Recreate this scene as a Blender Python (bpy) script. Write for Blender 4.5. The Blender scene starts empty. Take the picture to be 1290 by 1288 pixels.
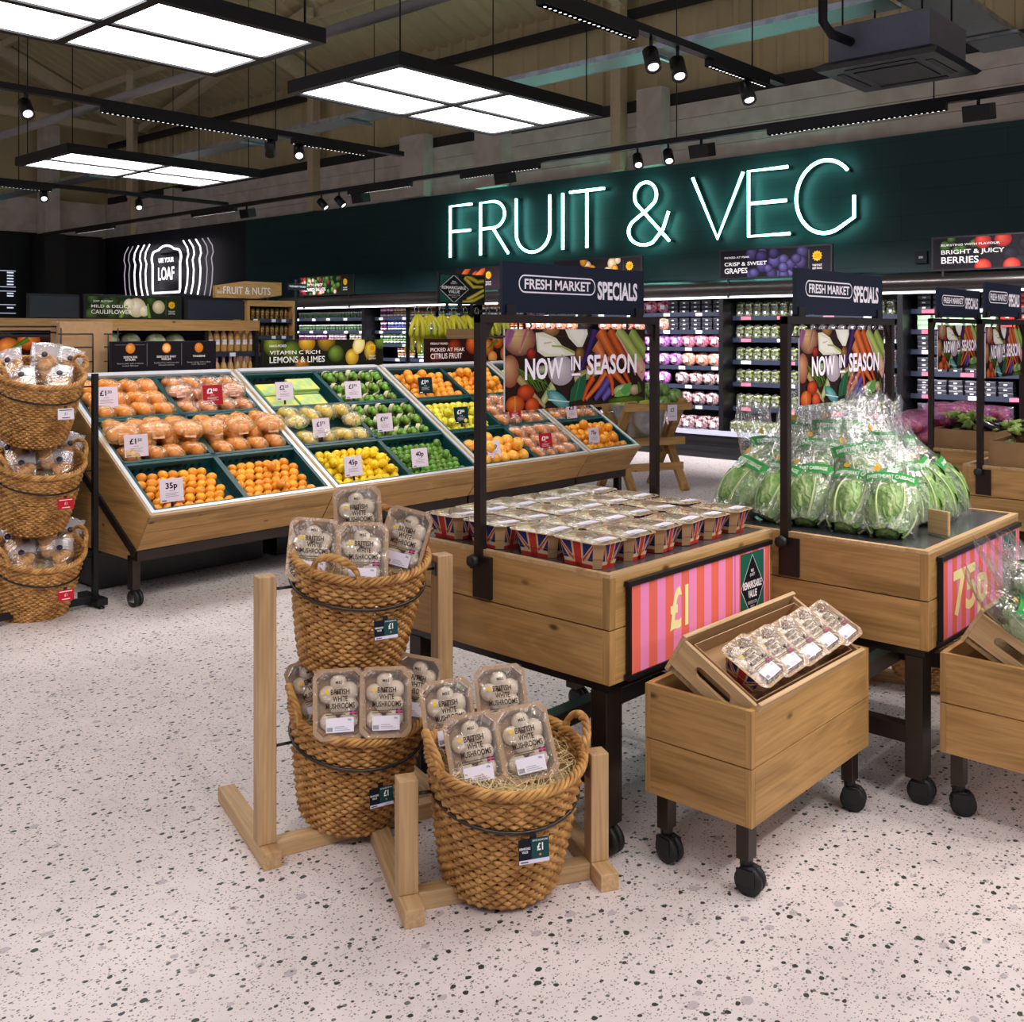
import bpy, math, random
from mathutils import Vector, Matrix, Euler
R = math.radians
rnd = random.Random(7)
scene = bpy.context.scene
COL = scene.collection

# ------------------------------------------------------------------ camera, world, exposure, lights
cam_data = bpy.data.cameras.new('camera'); cam = bpy.data.objects.new('camera', cam_data); COL.objects.link(cam)
cam.location = (0, 0, 1.6); cam.rotation_euler = (R(90), 0, R(-47.8))
cam_data.sensor_width = 36; cam_data.lens = 36.03; cam_data.shift_y = -0.1744; cam_data.clip_start = .05; cam_data.clip_end = 200
scene.camera = cam
vs = scene.view_settings
vs.view_transform = 'Standard'; vs.look = 'None'; vs.exposure = 0.0; vs.gamma = 1.0; vs.use_curve_mapping = False
scene.cycles.use_denoising = True
scene.cycles.max_bounces = 8; scene.cycles.transparent_max_bounces = 32
scene.cycles.caustics_reflective = False; scene.cycles.caustics_refractive = False
scene.cycles.sample_clamp_indirect = 4.0
world = bpy.data.worlds.new('world'); scene.world = world; world.use_nodes = True
wb = world.node_tree.nodes['Background']; wb.inputs[0].default_value = (.86, .84, 1.0, 1); wb.inputs[1].default_value = .30

def lamp(kind, name, loc, power, target=None, size=None, color=(1, .95, .93), spot=None, blend=.6):
    d = bpy.data.lights.new(name, kind); d.energy = power; d.color = color
    o = bpy.data.objects.new(name, d); COL.objects.link(o); o.location = loc
    if kind == 'AREA':
        d.shape = 'RECTANGLE'; d.size, d.size_y = size
    if kind == 'SPOT':
        d.spot_size = R(spot); d.spot_blend = blend; d.shadow_soft_size = .05
    if target is not None:
        o.rotation_euler = (Vector(target)-Vector(loc)).to_track_quat('-Z', 'Y').to_euler()
    return o
# the ceiling panels: lamps for unseen ones only, continuing the modelled grid over the shop floor
for lx, ly, e in ((2.98, 11.4, 60), (2.98, .9, 30), (6.03, .9, 44), (-.1, 6.1, 45), (-.1, .9, 38), (2.98, -4.4, 60), (6.03, -4.4, 70), (-.1, -4.4, 35)):
    lamp('AREA', 'panel_light', (lx, ly, 3.42), e, size=(2.3, 1.2), color=(1, .95, .96))
# spot lamps added to brighten displays and floor, not placed at the modelled heads
WARM = (1, .93, .86)
for p, t, e, a in [((4.6, 3.77, 3.35), (3.0, 2.3, .9), 70, 40), ((5.3, 3.77, 3.35), (3.9, 1.7, .9), 80, 40), ((5.2, .2, 3.4), (3.2, 1.5, .5), 110, 40), ((4.6, -.6, 3.4), (4.0, 1.5, .8), 100, 42),
                   ((3.0, 2.0, 3.4), (3.6, 5.9, .9), 190, 55), ((5.6, 2.6, 3.4), (5.2, 5.9, .9), 190, 55), ((7.2, 3.0, 3.4), (6.8, 5.9, .9), 90, 50), ((1.2, 2.6, 3.4), (2.5, 5.8, .9), 110, 40), ((-.6, 1.6, 3.4), (.9, 3.9, 0), 130, 60),
                   ((1.0, -.6, 3.4), (2.1, 2.4, .6), 100, 42), ((2.4, -1.0, 3.4), (3.1, 1.5, .5), 120, 42), ((4.2, -1.0, 3.4), (3.9, 1.3, .6), 120, 42),
                   ((5.0, 8.2, 3.4), (5.6, 9.5, 1.5), 80, 60), ((7.0, 11.0, 3.4), (8.6, 13, 2.0), 90, 45), ((5.6, 12.0, 3.6), (7.9, 8.1, 1.6), 40, 40), ((7.0, 1.0, 3.4), (7.0, 2.4, .9), 60, 45)]:
    lamp('SPOT', 'added_spot_light', p, e, t, spot=a, color=WARM)
for y in (3.2, 5.6, 8.0, 10.4, 12.8, 15.2):     # linear modules of the rail that runs along the fridges
    lamp('AREA', 'rail_light', (8.75, y, 3.42), 50, (11.7, y, .7), size=(1.6, .12), color=(1, .96, 1)).data.spread = R(62)

# ------------------------------------------------------------------ helpers
def lin(c):
    if isinstance(c, str):
        c = tuple(int(c[i:i+2], 16)/255 for i in (0, 2, 4))
    return tuple((v/12.92 if v <= .04045 else ((v+.055)/1.055)**2.4) for v in c)

class MB:
    """collects shapes and links them as one mesh object"""
    def __init__(s): s.v = []; s.f = []; s.m = []; s.s = []; s.c = {}
    def add(s, vs, fs, mi=0, sm=False, col=None, M=None):
        n = len(s.v)
        if M is not None: vs = [M @ Vector(v) for v in vs]
        s.v += [tuple(v) for v in vs]
        s.f += [tuple(i+n for i in f) for f in fs]; s.m += [mi]*len(fs); s.s += [sm]*len(fs)
        if col is not None:
            if isinstance(col, list):
                for i, c in enumerate(col): s.c[n+i] = c
            else:
                for i in range(len(vs)): s.c[n+i] = col
        return s
    def box(s, x0, x1, y0, y1, z0, z1, mi=0, M=None, col=None):
        vs = [(x, y, z) for z in (z0, z1) for y in (y0, y1) for x in (x0, x1)]
        return s.add(vs, [(0, 2, 3, 1), (4, 5, 7, 6), (0, 1, 5, 4), (2, 6, 7, 3), (0, 4, 6, 2), (1, 3, 7, 5)], mi, False, col, M)
    def bar(s, p, q, w, h, up=(0, 0, 1), mi=0):
        p, q = Vector(p), Vector(q); d = (q-p); L = d.length; d /= L
        u = Vector(up); x = d.cross(u)
        if x.length < 1e-4: x = d.cross(Vector((0, 1, 0)))
        x.normalize(); z = x.cross(d)
        M = Matrix((x, d, z)).transposed().to_4x4(); M.translation = p
        return s.box(-w/2, w/2, 0, L, -h/2, h/2, mi, M)
    def tube(s, pts, r, seg=8, closed=False, mi=0, flat=1.0, caps=True):
        pts = [Vector(p) for p in pts]; n = len(pts); vs = []; fs = []
        prev = None
        for i, p in enumerate(pts):
            a = pts[(i-1) % n] if (closed or i > 0) else p
            b = pts[(i+1) % n] if (closed or i < n-1) else p
            t = (b-a); t = t.normalized() if t.length > 1e-9 else Vector((0, 0, 1))
            if prev is None:
                u = t.orthogonal().normalized()
            else:
                u = prev - t*prev.dot(t); u = u.normalized() if u.length > 1e-6 else t.orthogonal().normalized()
            prev = u; w = t.cross(u)
            rr = r[i] if isinstance(r, (list, tuple)) else r
            for k in range(seg):
                a_ = 2*math.pi*k/seg
                vs.append(p + u*math.cos(a_)*rr + w*math.sin(a_)*rr*flat)
        m = n if closed else n-1
        for i in range(m):
            j = (i+1) % n
            for k in range(seg):
                l = (k+1) % seg
                fs.append((i*seg+k, i*seg+l, j*seg+l, j*seg+k))
        if caps and not closed:
            fs.append(tuple(range(seg-1, -1, -1))); fs.append(tuple((n-1)*seg+k for k in range(seg)))
        return s.add(vs, fs, mi, True)
    def lathe(s, prof, seg=24, mi=0, M=None, sm=True, sx=1, sy=1, fn=None, col=None):
        vs = []; fs = []; n = len(prof)
        for (r, z) in prof:
            for k in range(seg):
                a = 2*math.pi*k/seg
                rr = r*(fn(a, z) if fn else 1)
                vs.append((rr*math.cos(a)*sx, rr*math.sin(a)*sy, z))
        for i in range(n-1):
            for k in range(seg):
                l = (k+1) % seg
                fs.append((i*seg+k, i*seg+l, (i+1)*seg+l, (i+1)*seg+k))
        fs.append(tuple(range(seg-1, -1, -1))); fs.append(tuple((n-1)*seg+k for k in range(seg)))
        return s.add(vs, fs, mi, sm, col, M)
    def sph(s, c, r, seg=16, rings=10, sc=(1, 1, 1), mi=0, jit=0, M=None, seed=0, col=None):
        q = random.Random(seed); ph = [q.uniform(0, 6.28) for _ in range(6)]
        prof = []; vs = []; fs = []
        for i in range(rings+1):
            t = math.pi*i/rings
            for k in range(seg):
                a = 2*math.pi*k/seg
                d = Vector((math.sin(t)*math.cos(a), math.sin(t)*math.sin(a), -math.cos(t)))
                rr = r*(1+jit*(math.sin(3*d.x+ph[0])+math.sin(4*d.y+ph[1])+math.sin(3.4*d.z+ph[2]))/3)
                vs.append((c[0]+d.x*rr*sc[0], c[1]+d.y*rr*sc[1], c[2]+d.z*rr*sc[2]))
        for i in range(rings):
            for k in range(seg):
                l = (k+1) % seg
                fs.append((i*seg+k, i*seg+l, (i+1)*seg+l, (i+1)*seg+k))
        return s.add(vs, fs, mi, True, col, M)
    def grid(s, fn, nu, nv, mi=0, cu=False, sm=True, M=None):
        vs = [fn(i/(nu if cu else nu-1), j/(nv-1)) for j in range(nv) for i in range(nu)]
        fs = []
        for j in range(nv-1):
            for i in range(nu if cu else nu-1):
                k = (i+1) % nu
                fs.append((j*nu+i, j*nu+k, (j+1)*nu+k, (j+1)*nu+i))
        return s.add(vs, fs, mi, sm, None, M)
    def prism(s, poly, y0, y1, mi=0, M=None, sm=False):
        """polygon in XZ extruded along Y"""
        n = len(poly); vs = [(x, y0, z) for x, z in poly]+[(x, y1, z) for x, z in poly]
        fs = [tuple(range(n)), tuple(range(2*n-1, n-1, -1))]
        fs += [(i, n+i, n+(i+1) % n, (i+1) % n) for i in range(n)]
        return s.add(vs, fs, mi, sm, None, M)
    def text(s, body, h, M, mi=0, w=None, bold=0, mid=False, col=None):
        vs, fs, bw = text_shape(body, bold)
        k = h; kx = (w/bw) if w else k*.8
        off = -bw*kx/2 if mid else 0
        s.add([(x*kx+off, 0, z*k) for x, z in vs], fs, mi, False, col, M); return s
    def build(s, name, mats, parent=None, loc=(0, 0, 0), rot=(0, 0, 0), bevel=0, kind=None):
        me = bpy.data.meshes.new(name)
        me.from_pydata(s.v, [], s.f)
        if not isinstance(mats, (list, tuple)): mats = [mats]
        for m in mats: me.materials.append(m)
        me.polygons.foreach_set('material_index', s.m); me.polygons.foreach_set('use_smooth', s.s)
        if s.c:
            at = me.color_attributes.new('col', 'FLOAT_COLOR', 'POINT'); buf = []
            for i in range(len(s.v)):
                c = s.c.get(i, (1, 1, 1)); buf += [c[0], c[1], c[2], 1.0]
            at.data.foreach_set('color', buf)
        me.update()
        o = bpy.data.objects.new(name, me); COL.objects.link(o)
        o.location = loc; o.rotation_euler = rot
        if parent is not None: o.parent = parent
        if kind: o['kind'] = kind
        if bevel:
            b = o.modifiers.new('edge', 'BEVEL'); b.width = bevel; b.segments = 2; b.limit_method = 'ANGLE'
        return o

_tx = {}
def text_shape(body, bold=0):
    key = (body, bold)
    if key in _tx: return _tx[key]
    cu = bpy.data.curves.new('t', 'FONT'); cu.body = body; cu.size = 1; cu.resolution_u = 3; cu.offset = bold
    o = bpy.data.objects.new('t', cu); COL.objects.link(o)
    dg = bpy.context.evaluated_depsgraph_get(); dg.update()
    me = bpy.data.meshes.new_from_object(o.evaluated_get(dg))
    vs = [(v.co.x, v.co.y) for v in me.vertices]; fs = [tuple(p.vertices) for p in me.polygons]
    bpy.data.objects.remove(o); bpy.data.curves.remove(cu); bpy.data.meshes.remove(me)
    x0 = min(v[0] for v in vs); x1 = max(v[0] for v in vs)
    cap = .73
    vs = [((x-x0)/cap, y/cap) for x, y in vs]
    _tx[key] = (vs, fs, (x1-x0)/cap)
    return _tx[key]

class Art(MB):
    """flat print in the local XZ plane (seen from -Y), later shapes on top; colours in the attribute 'col'"""
    def __init__(s, w, h, step=.00006):
        super().__init__(); s.w, s.h, s.n, s.step = w, h, 0, step
    def _y(s): s.n += 1; return -s.n*s.step
    def clip(s, tri):
        for ax, lim, sg in ((0, 0, 1), (0, s.w, -1), (1, 0, 1), (1, s.h, -1)):
            out = []
            for i in range(len(tri)):
                a, b = tri[i], tri[(i+1) % len(tri)]
                da, db = (a[0][ax]-lim)*sg, (b[0][ax]-lim)*sg
                if da >= 0: out.append(a)
                if (da >= 0) != (db >= 0):
                    t = da/(da-db)
                    out.append((tuple(a[0][k]+(b[0][k]-a[0][k])*t for k in (0, 1)), tuple(a[1][k]+(b[1][k]-a[1][k])*t for k in (0, 1, 2))))
            tri = out
            if not tri: return []
        return tri
    def pc(s, pts, cols, y):
        t = s.clip(list(zip(pts, cols)))
        if len(t) >= 3: s.add([(p[0], y, p[1]) for p, c in t], [tuple(range(len(t)))], 0, False, [c for p, c in t])
    def poly(s, pts, col):
        y = s._y(); c = lin(col); s.pc(pts, [c]*len(pts), y); return s
    def rect(s, x0, z0, x1, z1, col): return s.poly([(x0, z0), (x1, z0), (x1, z1), (x0, z1)], col)
    def ell(s, cx, cz, rx, rz, col, edge=None, rot=0, n=18, hx=-.3, hz=.35):
        y = s._y(); c = lin(col); e = lin(edge or col); ca, sa = math.cos(R(rot)), math.sin(R(rot))
        P = [(cx+rx*math.cos(t)*ca-rz*math.sin(t)*sa, cz+rx*math.cos(t)*sa+rz*math.sin(t)*ca) for t in [2*math.pi*i/n for i in range(n)]]
        o = (cx+hx*rx, cz+hz*rz)
        for i in range(n): s.pc([o, P[i], P[(i+1) % n]], [c, e, e], y)
        return s
    def ring(s, cx, cz, rx, rz, w, col, n=20):
        y = s._y(); c = lin(col)
        for i in range(n):
            a, b = 2*math.pi*i/n, 2*math.pi*(i+1)/n
            s.pc([(cx+rx*math.cos(a), cz+rz*math.sin(a)), (cx+rx*math.cos(b), cz+rz*math.sin(b)), (cx+(rx-w)*math.cos(b), cz+(rz-w)*math.sin(b)), (cx+(rx-w)*math.cos(a), cz+(rz-w)*math.sin(a))], [c]*4, y)
        return s
    def stroke(s, pts, w0, w1, col, edge=None):
        y = s._y(); c = lin(col); e = lin(edge or col); n = len(pts); L = []
        for i, p in enumerate(pts):
            a, b = pts[max(i-1, 0)], pts[min(i+1, n-1)]
            dx, dz = b[0]-a[0], b[1]-a[1]; l = math.hypot(dx, dz) or 1
            w = (w0+(w1-w0)*i/(n-1))/2; L.append((p, (p[0]-dz/l*w, p[1]+dx/l*w), (p[0]+dz/l*w, p[1]-dx/l*w)))
        for i in range(n-1):
            a, b = L[i], L[i+1]
            s.pc([a[0], b[0], b[1], a[1]], [c, c, e, e], y); s.pc([a[0], a[2], b[2], b[0]], [c, e, e, c], y)
        return s
    def write(s, body, x, z, h, col, w=None, bold=.012, mid=False, slope=0):
        vs, fs, bw = text_shape(body, bold); kx = (w/bw) if w else h*.8; off = -bw*kx/2 if mid else 0; y = s._y()
        s.add([(x+off+a*kx, y, z+b*h+slope*(off+a*kx)) for a, b in vs], fs, 0, False, lin(col)); return s

def thing(name, label, cat, loc=(0, 0, 0), rot=(0, 0, 0), group=None):
    o = bpy.data.objects.new(name, None); COL.objects.link(o); o.empty_display_size = .05
    o.location = loc; o.rotation_euler = rot if isinstance(rot, (tuple, list, Euler)) else (0, 0, rot)
    return tag(o, label, cat, group)
def tag(o, label, cat, group=None):
    o['label'] = label; o['category'] = cat
    if group: o['group'] = group
    return o
KIDS = {}
def kids(o):
    if o.name not in KIDS: KIDS[o.name] = list(o.children)
    return KIDS[o.name]
def copy_tree(o, parent=None):
    c = o.copy(); COL.objects.link(c)
    if parent is not None: c.parent = parent
    ch = kids(o); mine = [copy_tree(k, c) for k in ch]
    KIDS[c.name] = mine
    return c
USED = set()
def dup(o, loc, rot=(0, 0, 0), label=None, group=None, scale=None):
    """the first call moves the thing itself, later calls copy it with all its parts"""
    c = copy_tree(o) if o.name in USED else o
    USED.add(o.name); USED.add(c.name)
    c.location = loc
    if isinstance(rot, Matrix): c.rotation_euler = rot.to_euler()
    else: c.rotation_euler = rot if isinstance(rot, (tuple, list, Euler)) else (0, 0, rot)
    if label: c['label'] = label
    if group: c['group'] = group
    if scale: c.scale = scale if isinstance(scale, tuple) else (scale,)*3
    return c

# ------------------------------------------------------------------ materials
def nt(name):
    m = bpy.data.materials.new(name); m.use_nodes = True
    t = m.node_tree; return m, t, t.nodes, t.nodes['Principled BSDF']
def N(t, kind, **kw):
    n = t.nodes.new(kind)
    for k, v in kw.items():
        if k.startswith('i_'):
            key = k[2:]; key = int(key) if key.isdigit() else key.replace('_', ' ')
            n.inputs[key].default_value = v
        else: setattr(n, k, v)
    return n
def ramp(t, stops, interp='LINEAR'):
    r = t.nodes.new('ShaderNodeValToRGB'); r.color_ramp.interpolation = interp; e = r.color_ramp.elements
    while len(e) < len(stops): e.new(.5)
    for k, (p, c) in enumerate(stops):
        e[k].position = p; e[k].color = (*c, 1) if len(c) == 3 else c
    return r
def paint(name, col, rough=.5, metal=0, var=.06, scale=12, bump=0, spec=.5, bscale=None):
    m, t, n, b = nt(name); L = t.links.new
    c = lin(col); tc = N(t, 'ShaderNodeTexCoord'); no = N(t, 'ShaderNodeTexNoise', i_Scale=scale, i_Detail=4)
    L(tc.outputs['Object'], no.inputs['Vector'])
    r = ramp(t, [(.3, tuple(v*(1-var) for v in c)), (.7, tuple(min(1, v*(1+var)) for v in c))])
    L(no.outputs[0], r.inputs[0]); L(r.outputs[0], b.inputs['Base Color'])
    b.inputs['Roughness'].default_value = rough; b.inputs['Metallic'].default_value = metal
    b.inputs['Specular IOR Level'].default_value = spec
    if bump:
        n2 = N(t, 'ShaderNodeTexNoise', i_Scale=bscale or scale*4, i_Detail=3); L(tc.outputs['Object'], n2.inputs['Vector'])
        bp = N(t, 'ShaderNodeBump', i_Strength=bump, i_Distance=.01); L(n2.outputs[0], bp.inputs['Height']); L(bp.outputs[0], b.inputs['Normal'])
    return m
def wood(name, axis, light, dark, rough=.55, knots=True):
    m, t, n, b = nt(name); L = t.links.new
    tc = N(t, 'ShaderNodeTexCoord'); oi = N(t, 'ShaderNodeObjectInfo')
    ad = N(t, 'ShaderNodeVectorMath', operation='ADD'); sc = N(t, 'ShaderNodeVectorMath', operation='SCALE'); sc.inputs['Scale'].default_value = 17
    cb = N(t, 'ShaderNodeCombineXYZ'); 
    for k in range(3): L(oi.outputs['Random'], cb.inputs[k])
    L(cb.outputs[0], sc.inputs[0]); L(tc.outputs['Object'], ad.inputs[0]); L(sc.outputs[0], ad.inputs[1])
    def nz(along, across, det, dist):
        mp = N(t, 'ShaderNodeMapping'); s = [across]*3; s[axis] = along; mp.inputs['Scale'].default_value = s
        q = N(t, 'ShaderNodeTexNoise', i_Scale=1, i_Detail=det, i_Distortion=dist); L(ad.outputs[0], mp.inputs[0]); L(mp.outputs[0], q.inputs['Vector']); return q
    a = nz(1.1, 9, 4, 1.2); f = nz(3, 110, 3, .2)
    cl, cd = lin(light), lin(dark)
    mid = tuple((x*.6+y*.4) for x, y in zip(cl, cd))
    r1 = ramp(t, [(.32, cd), (.45, mid), (.52, cl), (.6, mid), (.72, cl)]); L(a.outputs[0], r1.inputs[0])
    r2 = ramp(t, [(.3, (.72, .68, .62)), (.6, (1, 1, 1))]); L(f.outputs[0], r2.inputs[0])
    mx = N(t, 'ShaderNodeMix', data_type='RGBA', blend_type='MULTIPLY'); mx.inputs[0].default_value = .75
    L(r1.outputs[0], mx.inputs[6]); L(r2.outputs[0], mx.inputs[7]); last = mx.outputs[2]
    if knots:
        mp = N(t, 'ShaderNodeMapping'); s = [7.5]*3; s[axis] = 3.6; mp.inputs['Scale'].default_value = s
        vo = N(t, 'ShaderNodeTexVoronoi', i_Scale=1); L(ad.outputs[0], mp.inputs[0]); L(mp.outputs[0], vo.inputs['Vector'])
        rk = ramp(t, [(.035, (1, 1, 1)), (.1, (0, 0, 0))]); L(vo.outputs['Distance'], rk.inputs[0])
        mk = N(t, 'ShaderNodeMix', data_type='RGBA', blend_type='MIX'); L(rk.outputs[0], mk.inputs[0]); L(last, mk.inputs[6]); mk.inputs[7].default_value = (*[v*.28 for v in cd], 1); last = mk.outputs[2]
    hs = N(t, 'ShaderNodeHueSaturation'); mr = N(t, 'ShaderNodeMapRange'); mr.inputs[3].default_value = .88; mr.inputs[4].default_value = 1.1
    L(oi.outputs['Random'], mr.inputs[0]); L(mr.outputs[0], hs.inputs['Value']); L(last, hs.inputs['Color'])
    L(hs.outputs[0], b.inputs['Base Color']); b.inputs['Roughness'].default_value = rough
    bp = N(t, 'ShaderNodeBump', i_Strength=.12, i_Distance=.002); L(f.outputs[0], bp.inputs['Height']); L(bp.outputs[0], b.inputs['Normal'])
    return m
def film(name, tint=(1, 1, 1), gloss=.16, haze=.05, scale=22, bump=.6, rough=.07, hazecol=(.9, .9, .92), edge=.42):
    m, t, n, b = nt(name); L = t.links.new; n.remove(b); out = n['Material Output']
    tr = N(t, 'ShaderNodeBsdfTransparent'); tr.inputs[0].default_value = (*tint, 1)
    gl = N(t, 'ShaderNodeBsdfGlossy'); gl.inputs['Roughness'].default_value = rough; gl.inputs[0].default_value = (1, 1, 1, 1)
    df = N(t, 'ShaderNodeBsdfDiffuse'); df.inputs[0].default_value = (*hazecol, 1)
    tc = N(t, 'ShaderNodeTexCoord'); no = N(t, 'ShaderNodeTexNoise', i_Scale=scale, i_Detail=3, i_Distortion=.8); L(tc.outputs['Object'], no.inputs['Vector'])
    bp = N(t, 'ShaderNodeBump', i_Strength=bump, i_Distance=.02); L(no.outputs[0], bp.inputs['Height']); L(bp.outputs[0], gl.inputs['Normal'])
    lw = N(t, 'ShaderNodeLayerWeight', i_Blend=.35); L(bp.outputs[0], lw.inputs['Normal'])
    mr = N(t, 'ShaderNodeMapRange'); mr.inputs[3].default_value = gloss; mr.inputs[4].default_value = min(1, gloss+edge); L(lw.outputs['Facing'], mr.inputs[0])
    m1 = N(t, 'ShaderNodeMixShader'); m1.inputs[0].default_value = haze; L(tr.outputs[0], m1.inputs[1]); L(df.outputs[0], m1.inputs[2])
    m2 = N(t, 'ShaderNodeMixShader'); L(mr.outputs[0], m2.inputs[0]); L(m1.outputs[0], m2.inputs[1]); L(gl.outputs[0], m2.inputs[2])
    L(m2.outputs[0], out.inputs[0]); return m
def glow(name, col, strength):
    m, t, n, b = nt(name); n.remove(b); e = N(t, 'ShaderNodeEmission'); e.inputs[0].default_value = (*col, 1); e.inputs[1].default_value = strength
    t.links.new(e.outputs[0], n['Material Output'].inputs[0]); return m
def two_tone(name, c1, c2, scale, rough=.5, stretch=(1, 1, 1), lo=.42, hi=.58, bump=0, tex='N', spec=.5, rand=0):
    m, t, n, b = nt(name); L = t.links.new
    tc = N(t, 'ShaderNodeTexCoord'); mp = N(t, 'ShaderNodeMapping'); mp.inputs['Scale'].default_value = stretch; L(tc.outputs['Object'], mp.inputs[0])
    if tex == 'V': q = N(t, 'ShaderNodeTexVoronoi', i_Scale=scale); o = q.outputs['Distance']
    else: q = N(t, 'ShaderNodeTexNoise', i_Scale=scale, i_Detail=5, i_Distortion=.4); o = q.outputs[0]
    L(mp.outputs[0], q.inputs['Vector']); r = ramp(t, [(lo, lin(c1)), (hi, lin(c2))]); L(o, r.inputs[0]); last = r.outputs[0]
    if rand:
        oi = N(t, 'ShaderNodeObjectInfo'); hs = N(t, 'ShaderNodeHueSaturation'); mr = N(t, 'ShaderNodeMapRange'); mr.inputs[3].default_value = 1-rand; mr.inputs[4].default_value = 1+rand
        mh = N(t, 'ShaderNodeMapRange'); mh.inputs[3].default_value = .5-rand*.06; mh.inputs[4].default_value = .5+rand*.06; L(oi.outputs['Random'], mh.inputs[0]); L(mh.outputs[0], hs.inputs['Hue'])
        L(oi.outputs['Random'], mr.inputs[0]); L(mr.outputs[0], hs.inputs['Value']); L(last, hs.inputs['Color']); last = hs.outputs[0]
    L(last, b.inputs['Base Color']); b.inputs['Roughness'].default_value = rough; b.inputs['Specular IOR Level'].default_value = spec
    if bump:
        bp = N(t, 'ShaderNodeBump', i_Strength=bump, i_Distance=.004); L(o, bp.inputs['Height']); L(bp.outputs[0], b.inputs['Normal'])
    return m
def print_mat(name='print', rough=.45, spec=.12):
    m, t, n, b = nt(name); a = N(t, 'ShaderNodeVertexColor', layer_name='col')
    t.links.new(a.outputs[0], b.inputs['Base Color']); b.inputs['Roughness'].default_value = rough; b.inputs['Specular IOR Level'].default_value = spec; return m
def terrazzo():
    m, t, n, b = nt('terrazzo'); L = t.links.new
    tc = N(t, 'ShaderNodeTexCoord'); ns = N(t, 'ShaderNodeTexNoise', i_Scale=38, i_Detail=2)
    L(tc.outputs['Object'], ns.inputs['Vector'])
    sub = N(t, 'ShaderNodeVectorMath', operation='SUBTRACT'); sub.inputs[1].default_value = (.5, .5, .5); L(ns.outputs['Color'], sub.inputs[0])
    scl = N(t, 'ShaderNodeVectorMath', operation='SCALE'); scl.inputs['Scale'].default_value = .014; L(sub.outputs[0], scl.inputs[0])
    ad = N(t, 'ShaderNodeVectorMath', operation='ADD'); L(tc.outputs['Object'], ad.inputs[0]); L(scl.outputs[0], ad.inputs[1])
    base = N(t, 'ShaderNodeTexNoise', i_Scale=5, i_Detail=8, i_Roughness=.7); L(ad.outputs[0], base.inputs['Vector'])
    rb = ramp(t, [(.3, lin('D6CBCA')), (.5, lin('DFD4D2')), (.7, lin('E5DBD8'))]); L(base.outputs[0], rb.inputs[0]); last = rb.outputs[0]
    for scale, rad, keep, col, off in ((9, .16, .26, 'BDB3B8', 3.1), (80, .30, .30, 'A69C9A', 1.7), (130, .30, .2, '7A7472', 9.2), (40, .24, .32, '646A68', 5.3), (22, .20, .36, '34403B', 0)):
        mp = N(t, 'ShaderNodeMapping'); mp.inputs['Location'].default_value = (off, off*.7, 0); mp.inputs['Scale'].default_value = (scale, scale*1.25, 1); L(ad.outputs[0], mp.inputs[0])
        v = N(t, 'ShaderNodeTexVoronoi', voronoi_dimensions='2D', i_Scale=1); L(mp.outputs[0], v.inputs['Vector'])
        sp = N(t, 'ShaderNodeSeparateColor'); L(v.outputs['Color'], sp.inputs[0])
        mu = N(t, 'ShaderNodeMath', operation='MULTIPLY_ADD'); mu.inputs[1].default_value = rad*.8; mu.inputs[2].default_value = rad*.3; L(sp.outputs[0], mu.inputs[0])
        lt = N(t, 'ShaderNodeMath', operation='LESS_THAN'); L(v.outputs['Distance'], lt.inputs[0]); L(mu.outputs[0], lt.inputs[1])
        kp = N(t, 'ShaderNodeMath', operation='LESS_THAN'); kp.inputs[1].default_value = keep; L(sp.outputs[1], kp.inputs[0])
        an = N(t, 'ShaderNodeMath', operation='MULTIPLY'); L(lt.outputs[0], an.inputs[0]); L(kp.outputs[0], an.inputs[1])
        mx = N(t, 'ShaderNodeMix', data_type='RGBA'); L(an.outputs[0], mx.inputs[0]); L(last, mx.inputs[6]); mx.inputs[7].default_value = (*lin(col), 1); last = mx.outputs[2]
    L(last, b.inputs['Base Color']); b.inputs['Roughness'].default_value = .42; b.inputs['Specular IOR Level'].default_value = .3
    return m
def boards_mat(name, col):
    """painted timber boards with fine joints, for the big green wall"""
    m, t, n, b = nt(name); L = t.links.new; c = lin(col)
    tc = N(t, 'ShaderNodeTexCoord'); mp = N(t, 'ShaderNodeMapping'); mp.inputs['Rotation'].default_value = (0, R(90), R(90)); L(tc.outputs['Object'], mp.inputs[0])
    sp = N(t, 'ShaderNodeSeparateXYZ'); L(tc.outputs['Object'], sp.inputs[0]); cb = N(t, 'ShaderNodeCombineXYZ'); L(sp.outputs[1], cb.inputs[0]); L(sp.outputs[2], cb.inputs[1])
    br = N(t, 'ShaderNodeTexBrick', i_Scale=1, i_Mortar_Size=.004); br.inputs['Brick Width'].default_value = 2.4; br.inputs['Row Height'].default_value = .3
    br.inputs['Color1'].default_value = (*c, 1); br.inputs['Color2'].default_value = (*[v*.85 for v in c], 1); br.inputs['Mortar'].default_value = (*[v*.4 for v in c], 1); L(cb.outputs[0], br.inputs['Vector'])
    L(br.outputs[0], b.inputs['Base Color']); b.inputs['Roughness'].default_value = .5
    return m

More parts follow.
